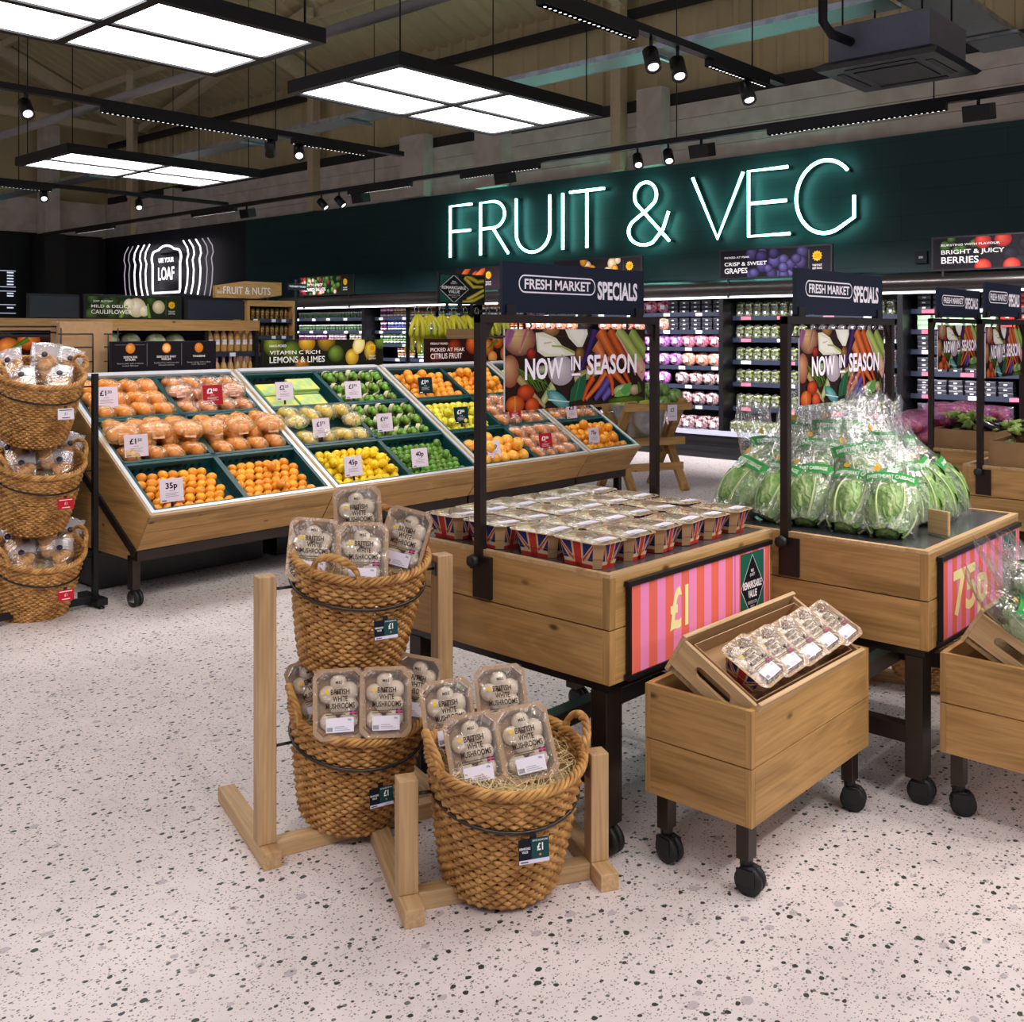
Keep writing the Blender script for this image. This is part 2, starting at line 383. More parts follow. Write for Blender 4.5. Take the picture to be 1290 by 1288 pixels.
LIGHT, DARK = 'BD9258', '94703C'
WX, WY, WZ = (wood('oak_%s' % 'xyz'[k], k, LIGHT, DARK) for k in range(3))
PX_, PY_, PZ_ = (wood('pale_oak_%s' % 'xyz'[k], k, 'CBA97C', 'B08C60', knots=False) for k in range(3))
STEEL = paint('bronze_steel', '3E3531', .38, .75); BLACK = paint('black_steel', '16151A', .45, .3); RUBBER = paint('black_rubber', '131316', .55)
CHROME = paint('chrome', 'C8C8CC', .2, 1); GALV = two_tone('galvanised', 'AEB2B6', 'C6CACD', 9, .28); GALV.node_tree.nodes['Principled BSDF'].inputs['Metallic'].default_value = .9
LINER = paint('grey_liner', '808086', .24, .75); WHITE_MET = paint('white_trim', 'D8DCE2', .3, .35); GREEN_PL = paint('green_crate', '0F4346', .4); NAVY = paint('navy_board', '1B2230', .45)
PRINT = print_mat(); PRINT_M = print_mat('matt_print', .6, .1)
FILM = film('pack_film', gloss=.04, haze=.06, scale=17, bump=.85, rough=.07, edge=.26); BAG = film('bag_film', gloss=.055, haze=.04, scale=16, bump=.9, rough=.1); FROST = film('frosted_film', gloss=.04, haze=.32, scale=20, bump=.35, hazecol=(.82, .8, .86), rough=.15)
NET_O = film('orange_net_film', tint=(1, .85, .55), gloss=.05, haze=.26, scale=30, bump=1.0, hazecol=(1, .60, .20), rough=.25)
CLEAR = film('clear_shell', gloss=.10, haze=.06, scale=10, bump=.2)
KRAFT = paint('kraft_card', 'B08B63', .75, var=.08, scale=30, bump=.1); CARD = paint('cardboard', '9C7A52', .8, var=.08)
WICKER = two_tone('wicker', '9C6A30', 'D2A05C', 24, .5, lo=.35, hi=.65, bump=.2); WICKER_D = two_tone('wicker_stake', '8A5E2C', 'B98850', 24, .55)
STRAW = paint('straw', 'DCC592', .7, var=.2, scale=40)
MUSH = two_tone('mushroom_skin', 'D0BA9C', 'F2E4CE', 9, .6, lo=.3, hi=.6)
ORANGE = two_tone('orange_peel', 'EE931C', 'F5A834', 60, .35, bump=.25, tex='N', rand=.12); CLEM = two_tone('clementine_peel', 'EE961C', 'F6AC36', 50, .33, bump=.25, rand=.12)
LEMON = two_tone('lemon_peel', 'F0C408', 'FADA24', 60, .35, bump=.25, rand=.1); LIME = two_tone('lime_peel', '326A18', '80A83A', 14, .3, lo=.3, hi=.7, bump=.2, rand=.25)
GRAPEF = two_tone('grapefruit_peel', 'F2A030', 'F8BC4C', 40, .35, bump=.2, rand=.08)
STEM = paint('stem_green', '5C6E2A', .6)

def leaf_mat():
    m, t, n, b = nt('cabbage_leaf'); L = t.links.new
    tc = N(t, 'ShaderNodeTexCoord'); no = N(t, 'ShaderNodeTexNoise', i_Scale=9, i_Detail=5, i_Distortion=.6); L(tc.outputs['Object'], no.inputs['Vector'])
    r = ramp(t, [(.3, lin('4C7434')), (.5, lin('7FA458')), (.7, lin('B2C888'))]); L(no.outputs[0], r.inputs[0])
    mp = N(t, 'ShaderNodeMapping'); mp.inputs['Scale'].default_value = (1, 1, .7); L(tc.outputs['Object'], mp.inputs[0])
    v = N(t, 'ShaderNodeTexWave', bands_direction='DIAGONAL', i_Scale=13, i_Distortion=9, i_Detail=3); v.inputs['Detail Scale'].default_value = 2.2; L(mp.outputs[0], v.inputs['Vector'])
    rv = ramp(t, [(.80, (0, 0, 0)), (.96, (1, 1, 1))]); L(v.outputs['Fac'], rv.inputs[0])
    mu = N(t, 'ShaderNodeMath', operation='MULTIPLY'); mu.inputs[1].default_value = .38; L(rv.outputs[0], mu.inputs[0])
    mx = N(t, 'ShaderNodeMix', data_type='RGBA'); L(mu.outputs[0], mx.inputs[0]); L(r.outputs[0], mx.inputs[6]); mx.inputs[7].default_value = (*lin('C2D29A'), 1)
    oi = N(t, 'ShaderNodeObjectInfo'); hs = N(t, 'ShaderNodeHueSaturation'); mr = N(t, 'ShaderNodeMapRange'); mr.inputs[3].default_value = .75; mr.inputs[4].default_value = 1.15
    L(oi.outputs['Random'], mr.inputs[0]); L(mr.outputs[0], hs.inputs['Value']); L(mx.outputs[2], hs.inputs['Color']); L(hs.outputs[0], b.inputs['Base Color'])
    b.inputs['Roughness'].default_value = .45; bp = N(t, 'ShaderNodeBump', i_Strength=.5, i_Distance=.006); L(v.outputs['Fac'], bp.inputs['Height']); L(bp.outputs[0], b.inputs['Normal'])
    return m

def led_mat():
    m, t, n, b = nt('led_strip'); L = t.links.new; n.remove(b)
    tc = N(t, 'ShaderNodeTexCoord'); v = N(t, 'ShaderNodeTexVoronoi', i_Scale=22, i_Randomness=0); L(tc.outputs['Object'], v.inputs['Vector'])
    lt = N(t, 'ShaderNodeMath', operation='LESS_THAN'); lt.inputs[1].default_value = .30; L(v.outputs['Distance'], lt.inputs[0])
    mu = N(t, 'ShaderNodeMath', operation='MULTIPLY'); mu.inputs[1].default_value = 2.5; L(lt.outputs[0], mu.inputs[0])
    e = N(t, 'ShaderNodeEmission'); e.inputs[0].default_value = (1, .95, .97, 1); L(mu.outputs[0], e.inputs[1]); L(e.outputs[0], n['Material Output'].inputs[0]); return m

# ------------------------------------------------------------------ the setting
def struct(mb, name, mat, **k):
    o = mb.build(name, mat, **k); o['kind'] = 'structure'; return o
struct(MB().box(-8, 12.4, -8, 25.3, -.06, 0), 'floor', terrazzo())
GREENW = boards_mat('green_wall_boards', '0F383A'); NAVYW = boards_mat('navy_wall_boards', '0B0E1E')
struct(MB().box(12.25, 12.33, -1, 18.69, 0, 3.97), 'wall_right', GREENW)
struct(MB().box(12.25, 12.33, 18.69, 25.1, 0, 3.97), 'wall_right_bakery', NAVYW)
BLOCK = two_tone('painted_block', 'C4B9AC', 'D2C8BC', 3, .8, bump=.15)
bl = MB()
for k in range(4): bl.box(12.33, 12.5, -1, 25.1, 3.97+.215*k, 3.97+.215*(k+1)-.006)
struct(bl, 'wall_right_blockwork', BLOCK)
struct(MB().box(-8, 12.25, 25.1, 25.3, 0, 4.0), 'wall_far', paint('black_wall', '0B0B10', .6))
struct(MB().box(10.55, 12.24, 24.9, 25.1, 0, 3.95).box(10.5, 11.0, 24.4, 25.1, 0, 3.95), 'wall_far_pier', paint('brown_black_wall', '1A1714', .7))
CLAD = paint('olive_cladding', 'C2B186', .6, var=.08, scale=1.2)
def ribbed(y0, y1, pitch, depth):
    pts = []; y = y0
    while y < y1:
        pts += [(y, 0), (y+pitch*.62, 0), (y+pitch*.70, depth), (y+pitch*.92, depth)]; y += pitch
    return pts
prof = ribbed(-2, 26, .33, .04); mb = MB(); n = len(prof)
mb.add([(12.52-d, y, 4.8) for y, d in prof]+[(12.52-d, y, 7.4) for y, d in prof], [(i, i+1, n+i+1, n+i) for i in range(n-1)])
struct(mb, 'wall_right_cladding', CLAD)
mb = MB(); prof = ribbed(-6, 27, .33, .045); n = len(prof)
struct(MB().box(-8, 12.3, 25.05, 25.28, 4.0, 4.83), 'wall_far_blockwork', BLOCK); struct(MB().box(10.6, 10.95, 24.6, 25.04, 3.96, 6.6), 'pillar', BLOCK)
rz = lambda x: 6.63+(12.45-x)*.424
mb.add([(12.6, y, rz(12.6)+d) for y, d in prof]+[(-5, y, rz(-5)+d) for y, d in prof], [(i, i+1, n+i+1, n+i) for i in range(n-1)])
struct(mb, 'ceiling', paint('roof_sheet', 'BFB088', .65, var=.06, scale=1))
struct(MB().box(-8, 12.5, 25.3, 25.4, 3.9, 14), 'wall_far_gable', CLAD)
BEAM = paint('beige_steel', 'CDBA98', .6); DARKB = paint('dark_rail', '1E1C1A', .6)
for i, (z, h) in enumerate(((4.92, .16), (6.3, .12))):
    struct(MB().box(12.34, 12.48, -1, 25, z-h/2, z+h/2), 'trim_%d' % (i+1), DARKB)
for y in (1.6, 8.94, 16.3, 23.5):
    struct(MB().box(12.16, 12.33, y-.05, y+.13, 3.975, 6.6), 'column', BEAM)
    struct(MB().bar((12.3, y, rz(12.3)-.2), (-4, y, rz(-4)-.2), .16, .3), 'beam_rafter', BEAM)
for y, w, t in ((13.35, .62, 5.05), (11.5, .62, 5.1), (8.35, .42, 5.08), (21.6, .4, 4.9)):
    struct(MB().box(12.1, 12.33, y-w/2, y+w/2, 3.975, t), 'pillar', BLOCK)
for x in (11.0, 9.2, 7.4, 5.6):
    struct(MB().bar((x, -2, rz(x)-.06), (x, 25, rz(x)-.06), .09, .16), 'beam_purlin', BEAM)
struct(MB().bar((12.3, 23.2, 6.5), (10.77, 14.5, 7.15), .16, .16), 'beam_brace', BEAM)
struct(MB().bar((12.2, 23.4, 6.4), (4, 23.4, 6.6), .16, .2), 'beam_tie', BEAM)
struct(MB().bar((12.1, 23.4, 4.9), (10.6, 20.5, 7.1), .14, .14), 'beam_knee', BEAM)

# ------------------------------------------------------------------ ceiling services and lights
PANEL_E = glow('panel_glow', (1, .985, 1), 6.5); RAILM = paint('black_rail', '0B0B0C', .45); LED = glow('led_glow', (1, .95, .97), 3)
def wire(mb, x, y, z0, z1): mb.tube([(x, y, z0), (x, y, z1)], .006, 5)
W, D = 2.38, 1.33
for k, (x, y, lab) in enumerate([(1.79, 5.43, 'large suspended light panel cut off by the top edge of the picture'), (4.84, 5.47, 'suspended four part light panel hanging in front of the neon lettering'), (4.85, 10.72, 'smaller looking four part light panel hanging above the glowing loaf sign')]):
    t = thing('light_panel', lab, 'ceiling light', (x, y, 3.5), group='suspended light panels')
    f = MB()
    for a in (0, W/2-.035, W-.07): f.box(a, a+.07, 0, D, 0, .08)
    for b in (0, D/2-.03, D-.06): f.box(.07, W/2-.035, b, b+.06, 0, .08); f.box(W/2+.035, W-.07, b, b+.06, 0, .08)
    f.box(0, W, 0, D, .081, .1); f.build('frame', RAILM, t)
    for i in (0, 1):
        for j in (0, 1): MB().box(.075+i*(W/2-.035), W/2-.04+i*(W/2-.035), .065+j*(D/2-.03), D/2-.035+j*(D/2-.03), .012, .07).build('diffuser', PANEL_E, t)
    for a in (.1, W-.1):
        for b in (.1, D-.1): MB().tube([(a, b, .1), (a, b, rz(x+a)-3.6)], .006, 5).build('suspension_wire', BLACK, t)
LEDS = led_mat()
def rail(name, label, p, q, mods, hang):
    t = thing(name, label, 'track light', p); q = Vector(q)-Vector(p); L = q.length; d = q/L
    MB().bar((0, 0, 0), q, .07, .05).build('rail', RAILM, t)
    for a, b in mods:
        m = MB().bar(d*a-Vector((0, 0, .05)), d*b-Vector((0, 0, .05)), .075, .05).build('linear_module', RAILM, t)
        MB().bar(d*a-Vector((0, 0, .078)), d*b-Vector((0, 0, .078)), .05, .006).build('led_strip', LEDS, m)
    for a in hang: MB().tube([d*a, d*a+Vector((0, 0, 3))], .006, 5).build('suspension_wire', BLACK, t)
rail('track_rail', 'black lighting track crossing below the large light panel', (-.5, 8.2, 3.5), (7.3, 8.2, 3.5), ((4.5, 6.2), (6.4, 7.3)), (2.5, 6.2))
rail('track_rail', 'black lighting track ending beside the air conditioning unit', (1.8, 3.77, 3.53), (7.24, 3.77, 3.53), ((2.6, 3.5), (4.4, 5.2)), (2.2, 5.0))
rail('track_rail', 'long black lighting track running in front of the green wall', (8.6, 1.2, 3.5), (8.6, 20, 3.5), ((1.8, 3.4), (6.2, 7.4), (8.3, 9.5), (12.2, 13.4), (16, 17.4)), (1.9, 4.4, 9, 14))
rail('track_rail', 'black lighting track over the far fixtures near the loaf sign', (2.2, 13.3, 3.5), (8.4, 13.3, 3.5), ((2.4, 3.6),), (3.2,))
CAN = paint('black_can', '0A0A0B', .4)
def head(x, y, z, aim, lab):
    t = thing('spot_head', lab, 'spotlight', (x, y, z), group='track spotlights')
    MB().tube([(0, 0, .09), (0, 0, -.02)], .012, 6).build('arm', CAN, t)
    q = (Vector(aim)-Vector((x, y, z))).to_track_quat('-Z', 'Y').to_euler()
    MB().lathe([(.02, .05), (.05, .045), (.052, -.11), (.046, -.112), (.044, -.09), (.0, -.09)], 20).build('can', CAN, t, (0, 0, -.06), q)
    MB().lathe([(.0, -.094), (.034, -.094), (.034, -.1), (0, -.1)], 16).build('lamp', LED, t, (0, 0, -.06), q)
for x, y, z, aim, lab in ((3.38, 8.2, 3.43, (3, 5, 0), 'black spotlight hanging under the track below the large panel'), (5.64, 8.2, 3.43, (7, 10, 1), 'spotlight further from the end of its pair on the crossing track'), (5.97, 8.2, 3.43, (4.5, 6, .8), 'lit spotlight nearer the end of its pair on the crossing track'),
    (8.6, 11.3, 3.43, (9.5, 9, .9), 'first lit spotlight of the pair left of the neon lettering'), (8.6, 10.92, 3.43, (9.5, 8.6, .9), 'second lit spotlight of the pair left of the neon lettering'), (8.6, 6.07, 3.43, (7, 4.5, .9), 'lit spotlight on the long track above the ampersand'), (8.6, 5.7, 3.43, (7, 4.2, .9), 'lit spotlight on the long track above the letter V'),
    (5.49, 3.77, 3.44, (4.5, 2.5, .9), 'first of two spotlights together on the track near the air conditioner'), (5.8, 3.77, 3.44, (4.8, 2.6, .9), 'second of two spotlights together on the track near the air conditioner'), (6.71, 3.77, 3.44, (6.0, 2.6, .9), 'single spotlight at the end of the track by the air conditioner'),
    (5.71, 13.3, 3.44, (5, 11, 1), 'lit spotlight on the far track, further left one'), (7.01, 13.3, 3.44, (6, 11, 1), 'lit spotlight on the far track, further right one')):
    head(x, y, z, aim, lab)
for y, lab in ((13.1, 'black box floodlight on the long track beside the loaf sign'), (10.49, 'black box floodlight on the long track next to a spotlight pair'), (7.92, 'black box floodlight above the letters of FRUIT'), (5.32, 'black box floodlight above the letter V'), (2.75, 'black box floodlight on the long track below the air conditioner')):
    t = thing('flood_head', lab, 'floodlight', (8.6, y, 3.45), group='track floodlights')
    MB().tube([(0, 0, .05), (0, 0, -.02)], .014, 6).build('arm', CAN, t)
    MB().box(-.07, .07, -.11, .11, -.15, -.02).build('housing', CAN, t, rot=(0, R(-12), 0), bevel=.006)
PERF = two_tone('perforated_steel', '1A1C1C', '8C9494', 30, .35, tex='V', lo=.1, hi=.16); PERF.node_tree.nodes['Principled BSDF'].inputs['Metallic'].default_value = .35
def tray(label, p, q, w):
    t = thing('cable_tray', label, 'cable tray', p); q = Vector(q)-Vector(p)
    MB().bar((0, 0, 0), q, w, .006).build('tray_floor', PERF, t)
    s = q.normalized().cross(Vector((0, 0, 1)))*w/2
    for k in (-1, 1): MB().bar(s*k+Vector((0, 0, .02)), q+s*k+Vector((0, 0, .02)), .006, .05).build('tray_lip', GALV, t)
    L = q.length; d = q/L
    for k in range(1, int(L/2.2)+1): MB().bar(d*k*2.2-s*1.3-Vector((0, 0, .03)), d*k*2.2+s*1.3-Vector((0, 0, .03)), .04, .03).build('support_channel', GALV, t)
tray('perforated steel cable tray passing above the neon lettering', (8.0, 3.2, 4.2), (8.0, 21, 4.2), .34)
tray('short perforated cable tray ending over the air conditioning unit', (7.35, 3.0, 4.25), (10.2, 3.0, 4.25), .42)
tag(MB().tube([(5.5, 5, 4.2), (5.5, 24, 4.2)], .05, 10).build('sprinkler_pipe', paint('grey_pipe', '8E8C88', .4)), 'long pale grey pipe crossing the roof behind the light panels', 'pipe')
# air conditioning cassette
t = thing('air_conditioner', 'ceiling air conditioning cassette with dark square fascia', 'air conditioner', (7.78, 3.08, 3.58))
MB().box(-.38, .38, -.38, .38, .07, .34).build('housing', paint('zinc_grey', '6C6E78', .35, .4), t, bevel=.006)
f = MB(); a, b = .47, .4
f.add([(-a, -a, .03), (a, -a, .03), (a, a, .03), (-a, a, .03), (-b, -b, .07), (b, -b, .07), (b, b, .07), (-b, b, .07), (-.44, -.44, 0), (.44, -.44, 0), (.44, .44, 0), (-.44, .44, 0)],
      [(0, 1, 5, 4), (1, 2, 6, 5), (2, 3, 7, 6), (3, 0, 4, 7), (8, 9, 1, 0), (9, 10, 2, 1), (10, 11, 3, 2), (11, 8, 0, 3), (11, 10, 9, 8)]); f.build('fascia', paint('dark_fascia', '23272A', .35), t)
MB().box(-.24, .24, -.24, .24, -.008, 0).build('intake_grille', paint('grille', '15181A', .5), t)
for k in range(4): MB().box(-.26, .26, .31, .36, -.006, 0).build('outlet_slot', BLACK, t, rot=(0, 0, k*math.pi/2))
MB().tube([(-.38, .2, .2), (-.6, .25, .22), (-.68, .28, .3), (-.68, .28, .8)], .035, 8).build('pipe', BLACK, t)
for x, y in ((-.3, -.3), (.3, -.3), (.3, .3), (-.3, .3)): MB().tube([(x, y, .34), (x, y, 3.4)], .008, 5).build('hanger_rod', BLACK, t)

# ------------------------------------------------------------------ neon lettering
NEON = glow('neon_tube', (.30, 1, .86), 11); BACKM = paint('letter_back', '0A1C1C', .5)
sign = thing('neon_sign', 'large glowing FRUIT & VEG lettering on the green wall', 'sign', (12.13, 12.41, 2.87), (0, 0, R(-90)))
def arc(cx, cz, rx, rz_, a0, a1, n=20): return [(cx+rx*math.cos(R(a0+(a1-a0)*i/n)), cz+rz_*math.sin(R(a0+(a1-a0)*i/n))) for i in range(n+1)]
Hh = .86
letters = {
 'F': (0, .52, [[(0, 0), (0, 1), (.98, 1)], [(0, .5), (.92, .5)]]),
 'R': (.71, .62, [[(0, 0), (0, 1), (.45, 1)]+arc(.45, .75, .42, .25, 90, -90)+[(0, .5)], [(.45, .5), (1, 0)]]),
 'U': (1.50, .70, [[(0, 1), (0, .36)]+arc(.5, .36, .5, .37, 180, 360)+[(1, 1)]]),
 'I': (2.46, .01, [[(0, 0), (0, 1)]]),
 'T': (2.60, .65, [[(0, 1), (1, 1)], [(.5, 1), (.5, 0)]]),
 '&': (3.69, .70, [[(1, .02), (.24, .64)]+arc(.42, .80, .27, .22, 215, -35, 22)+[(.5, .58), (.18, .42)]+arc(.4, .22, .4, .24, 140, 300, 18)+[(.85, .22), (.98, .5)]]),
 'V': (4.77, .78, [[(0, 1), (.5, 0), (1, 1)]]),
 'E': (5.63, .59, [[(1, 0), (0, 0), (0, 1), (.95, 1)], [(0, .5), (.92, .5)]]),
 'G': (6.31, .78, [arc(.5, .5, .5, .53, 42, 300, 34)+[(.98, .17), (.98, .48)]]),
}
for k, (x0, w, strokes) in letters.items():
    m = MB()
    for st in strokes:
        pts = [(x0+x*w, 0, z*Hh) for x, z in st]; m.tube(pts, .022, 8)
    m.build('letter', NEON, sign)
    m = MB()
    for st in strokes:
        m.tube([(x0+x*w, .05, z*Hh) for x, z in st], .02, 6); m.box(x0+st[0][0]*w-.01, x0+st[0][0]*w+.01, .05, .12, st[0][1]*Hh-.01, st[0][1]*Hh+.01)
    m.build('letter_fixing', BACKM, sign)
# glowing loaf
LOAF = glow('white_neon', (1, .93, .98), 2.4); LOAFD = glow('dim_neon', (.9, .8, .95), .45)
ls = thing('loaf_sign', 'glowing white loaf shaped neon sign reading USE YOUR LOAF', 'sign', (12.13, 21.75, 2.5), (0, 0, R(-90)))
lp = [(-.5, 0), (-.52, .1)]+[(-.52, .62)]+arc(-.39, .78, .165, .19, 215, 120, 6)+arc(0, .7, .45, .36, 130, 50, 8)+arc(.39, .78, .165, .19, 60, -35, 6)+[(.52, .62), (.52, .1), (.5, 0)]
MB().tube([(x*1.18, 0, z*1.02+.02) for x, z in lp], .024, 8, True).build('loaf_outline', LOAF, ls)
for k, (off, mm) in enumerate(((.95, LOAF), (1.2, LOAF), (1.48, LOAF), (1.75, LOAFD), (1.97, LOAFD))):
    for sg in (-1, 1):
        pts = [(sg*(off-.2), 0, 1.17), (sg*(off-.02), 0, 1.0), (sg*(off+.02), 0, .85), (sg*(off-.05), 0, .72), (sg*off, 0, .5), (sg*(off-.03), 0, .2), (sg*(off-.12), 0, -.02-.02*k)]
        MB().tube(pts, .017 if mm is LOAF else .012, 6).build('outline_strip', mm, ls)
m = MB(); m.text('USE YOUR', .11, Matrix.Translation((0, 0, .72)), w=.68, bold=.02, mid=True); m.text('LOAF', .3, Matrix.Translation((0, 0, .32)), w=.72, bold=.02, mid=True); m.build('lettering', LOAF, ls)
MB().box(-.5, .5, .02, .12, .0, .04).box(-.3, .3, .02, .12, .9, .94).build('wall_fixing', BLACK, ls)
# menu screen on the far wall
SCR = glow('screen_white', (.75, .8, 1), .9)
t = thing('menu_screen', 'dark menu screen on the far black wall', 'screen', (8.3, 25.05, 2.05))
MB().box(0, 1.85, 0, .04, -.15, 1.05).build('case', BLACK, t)
m = MB()
for z in (1.0, .62, .52, .2, .0): m.box(.06, 1.8, -.004, -.001, z, z+.012)
for z in (.95, .88, .81, .74, .67, .46, .4, .12): m.box(1.6, 1.75, -.004, -.001, z, z+.03); m.box(.1, .8+.3*math.sin(z*40), -.004, -.001, z, z+.025)
m.build('screen_text', SCR, t)

# ------------------------------------------------------------------ fridges along the wall (local x runs towards the viewer's right)
FR_BLK = paint('fridge_black', '0C0D10', .35); FR_BACK = paint('fridge_back', '14161A', .5); FR_SHELF = paint('fridge_shelf', '30343A', .4); RAILN = paint('price_rail', '2A3040', .35); FR_MET = paint('fridge_metal', '403C3A', .3, .8)
TAGW = paint('tag_white', 'E6E6EE', .5); TAGP = paint('tag_pink', 'E0687E', .5); STRIP = glow('fridge_strip', (.95, .95, 1), 4)
def fridge(y1, y0, shelves, tags, label):
    w = y1-y0; t = thing('fridge_cabinet', label, 'fridge', (11.3, y1, 0), (0, 0, R(-90)), group='multideck fridges')
    MB().box(0, w, .06, .92, 0, .3).box(0, w, .03, .06, .1, .16).box(0, w, .03, .06, .22, .28).build('kick_plate', FR_BLK, t)
    MB().box(0, w, 0, .06, .3, .36).box(0, w, .06, .85, .3, .32).build('lip', paint('lip_grey', 'A8AAB8', .4), t)
    MB().box(0, w, .85, .92, .3, 2.1).build('back_panel', FR_BACK, t)
    MB().grid(lambda u, v: (u*w, [.02, -.02, -.05, -.04, .02, .14, .92][int(round(v*6))], [2.06, 2.08, 2.13, 2.19, 2.24, 2.27, 2.27][int(round(v*6))]), 2, 7).box(0, w, .02, .92, 2.055, 2.065).build('canopy', FR_MET, t)
    MB().box(0, w, .03, .06, 2.03, 2.054).build('light_strip', STRIP, t)
    for x in (0, w-.03): MB().box(x, x+.03, .04, .92, .3, 2.06).build('end_panel', FR_BLK, t)
    for i, z in enumerate(shelves):
        s = MB().box(.03, w-.03, .3, .85, z, z+.02).build('shelf', FR_SHELF, t)
        MB().box(.03, w-.03, .285, .3, z-.025, z+.03).build('price_rail', RAILN, s)
        q = MB(); q2 = MB(); x = .15
        while x < w-.25:
            MB().box(x, x+(.14 if tags == 'p' else .1), .281, .2845, z-.02, z+.022).build('price_tag', TAGP if tags == 'p' and (i+int(x*9)) % 3 else TAGW, s); x += rnd.choice((.42, .5, .6))
    return t
S1 = (1.835, 1.605, 1.38, 1.135, .885, .62); S2 = (1.78, 1.50, 1.22, .94, .63)
fridge(16.15, 13.75, S1, 'w', 'open fridge of white salad pots nearest the wooden jar shelves')
fridge(13.75, 11.35, S1, 'w', 'open fridge of coloured tubs behind the lemons and limes board')
fridge(11.35, 9.0, S1, 'w', 'open fridge half hidden behind the bananas')
fridge(9.0, 6.73, S1, 'w', 'open fridge of pink and purple packed vegetables left of the grapes')
fridge(6.73, 4.46, S2, 'p', 'open fridge filled with grape punnets')
fridge(4.46, 2.0, S1, 'p', 'open fridge of stacked berry punnets at the end of the run')
TUBL = paint('green_tub_label', '4C7A4C', .5)
def pot(name, label, body, lid, r, h, grp):
    m = MB(); m.lathe([(r*.82, 0), (r, h*.8), (r*1.04, h*.8), (r*1.04, h), (0, h)], 10, 0)
    m.lathe([(r*1.06, h*.82), (r*1.06, h*1.02), (0, h*1.02)], 10, 1); m.lathe([(r*.9, h*.25), (r*.99, h*.6)], 10, 2)
    return tag(m.build(name, [body, lid, TUBL if name.startswith('white') else TAGW]), label, 'tub', grp)
def row(master, y1, y0, z, step, lab, grp, xf=11.66, jit=.006, stack=1, dz=0, skip=.0, rz_=-90, rows=1):
    n = int((y1-y0)/step)
    for i in range(n):
        if rnd.random() < skip: continue
        for k in range(stack):
            for r_ in range(rows):
                dup(master, (xf+r_*.1+rnd.uniform(-jit, jit), y1-step*(i+.5), z+k*dz), R(rz_+rnd.uniform(-4, 4)), lab, grp)
PC = {}
for nm, c, l in (('white', 'A9B09A', 'C4CCC0'), ('magenta', 'A8307E', '6A1E6A'), ('pink', 'E79AAE', 'E8C6D0'), ('yellow', 'E8D39A', 'EADFC0'), ('brown', '9A6038', 'C8A070'), ('blue', '3A48A8', '5A74C8'), ('teal', '3E8C7C', '7AB8A8'), ('green', '4E8A4A', '9AC07A'), ('orange', 'D0703A', 'E0A070')):
    PC[nm] = (paint('tub_%s' % nm, c, .4), paint('tub_lid_%s' % nm, l, .35))
masters = {k: pot('%s_tub' % k, 'x', PC[k][0], PC[k][1], .034, .085 if k != 'white' else .11, 'tubs') for k in PC}
def tubs(k, y1, y0, si, stack=1, step=.086):
    row(masters[k], y1, y0, S1[si]+.022, step, '%s tub in its row on the %s fridge shelf between the jar shelves and bananas' % (k, ('top', 'second', 'third', 'fourth')[si]), '%s tubs on the %s shelf' % (k, ('top', 'second', 'third', 'fourth')[si]), stack=stack, dz=.09)
tubs('white', 16.0, 13.85, 0); tubs('white', 16.0, 13.85, 1)
tubs('magenta', 16.0, 15.1, 2, 2); tubs('pink', 15.1, 14.5, 2, 2); tubs('yellow', 14.5, 13.85, 2, 2)
tubs('magenta', 13.65, 13.3, 0, 2); tubs('brown', 13.3, 12.2, 0, 2); tubs('teal', 12.2, 11.5, 0, 2); tubs('magenta', 13.65, 13.45, 1, 2); tubs('blue', 13.45, 12.3, 1, 2); tubs('teal', 12.3, 11.5, 1, 2)
tubs('green', 13.65, 12.4, 2, 2); tubs('yellow', 12.4, 12.1, 2, 2); tubs('magenta', 12.1, 11.8, 2, 2); tubs('orange', 11.8, 11.5, 2, 2); tubs('orange', 13.2, 12.7, 3, 2); tubs('green', 12.7, 11.5, 3, 2); tubs('brown', 11.2, 10.3, 0, 2); tubs('orange', 11.2, 10.3, 1, 2)
def pillow(name, label, c1, c2, w, d, h, grp, sc=40):
    m = MB()
    def fn(u, v):
        a = 2*math.pi*u; t = v*math.pi-math.pi/2; k = abs(math.cos(t))**.5
        wob = 1+.1*math.sin(5*a+7*v)+.06*math.sin(9*a-11*v)
        return (math.sin(t)*w/2, k*math.cos(a)*d/2*wob, h/2+k*math.sin(a)*h/2*wob)
    m.grid(fn, 16, 9, 0, True)
    m.box(-w*.16, w*.16, -d/2-.012, -d/2+.005, h*.3, h*.62, 1)
    return tag(m.build(name, [two_tone(name+'_skin', c1, c2, sc, .22, lo=.4, hi=.6, bump=.4, tex='N', rand=.15), TAGW]), label, 'vegetable pack', grp)
packs = {k: pillow('%s_pack' % k, 'x', c1, c2, .19, .12, .13, 'packs') for k, c1, c2 in (('radish', 'A01C3C', 'E89AB0'), ('carrot', 'B85838', 'F0B8A0'), ('purple', '5A2488', 'D890C8'), ('beetroot', '4A1828', 'C8A8A8'), ('salad', '5A8A34', 'C8D8A0'))}
for _k in packs: packs[_k].scale = (1.12, 1.0, 1.45)
def veg(k, y1, y0, si, what, step=.2): row(packs[k], y1, y0, S1[si]+.022 if si >= 0 else .33, step, '%s on the %s beside the grapes' % (what, ('top fridge shelf', 'second fridge shelf', 'third fridge shelf', 'fourth fridge shelf', 'fifth fridge shelf', 'sixth fridge shelf', 'bottom')[si]), '%s packs %d' % (k, si), xf=11.68, jit=.015)
veg('radish', 8.9, 7.7, 0, 'red bag of radishes'); veg('radish', 10.3, 9.1, 0, 'red bag of radishes behind the display banner'); veg('carrot', 8.9, 7.7, 1, 'orange vegetable bag'); veg('carrot', 10.3, 9.1, 1, 'orange vegetable bag behind the display banner')
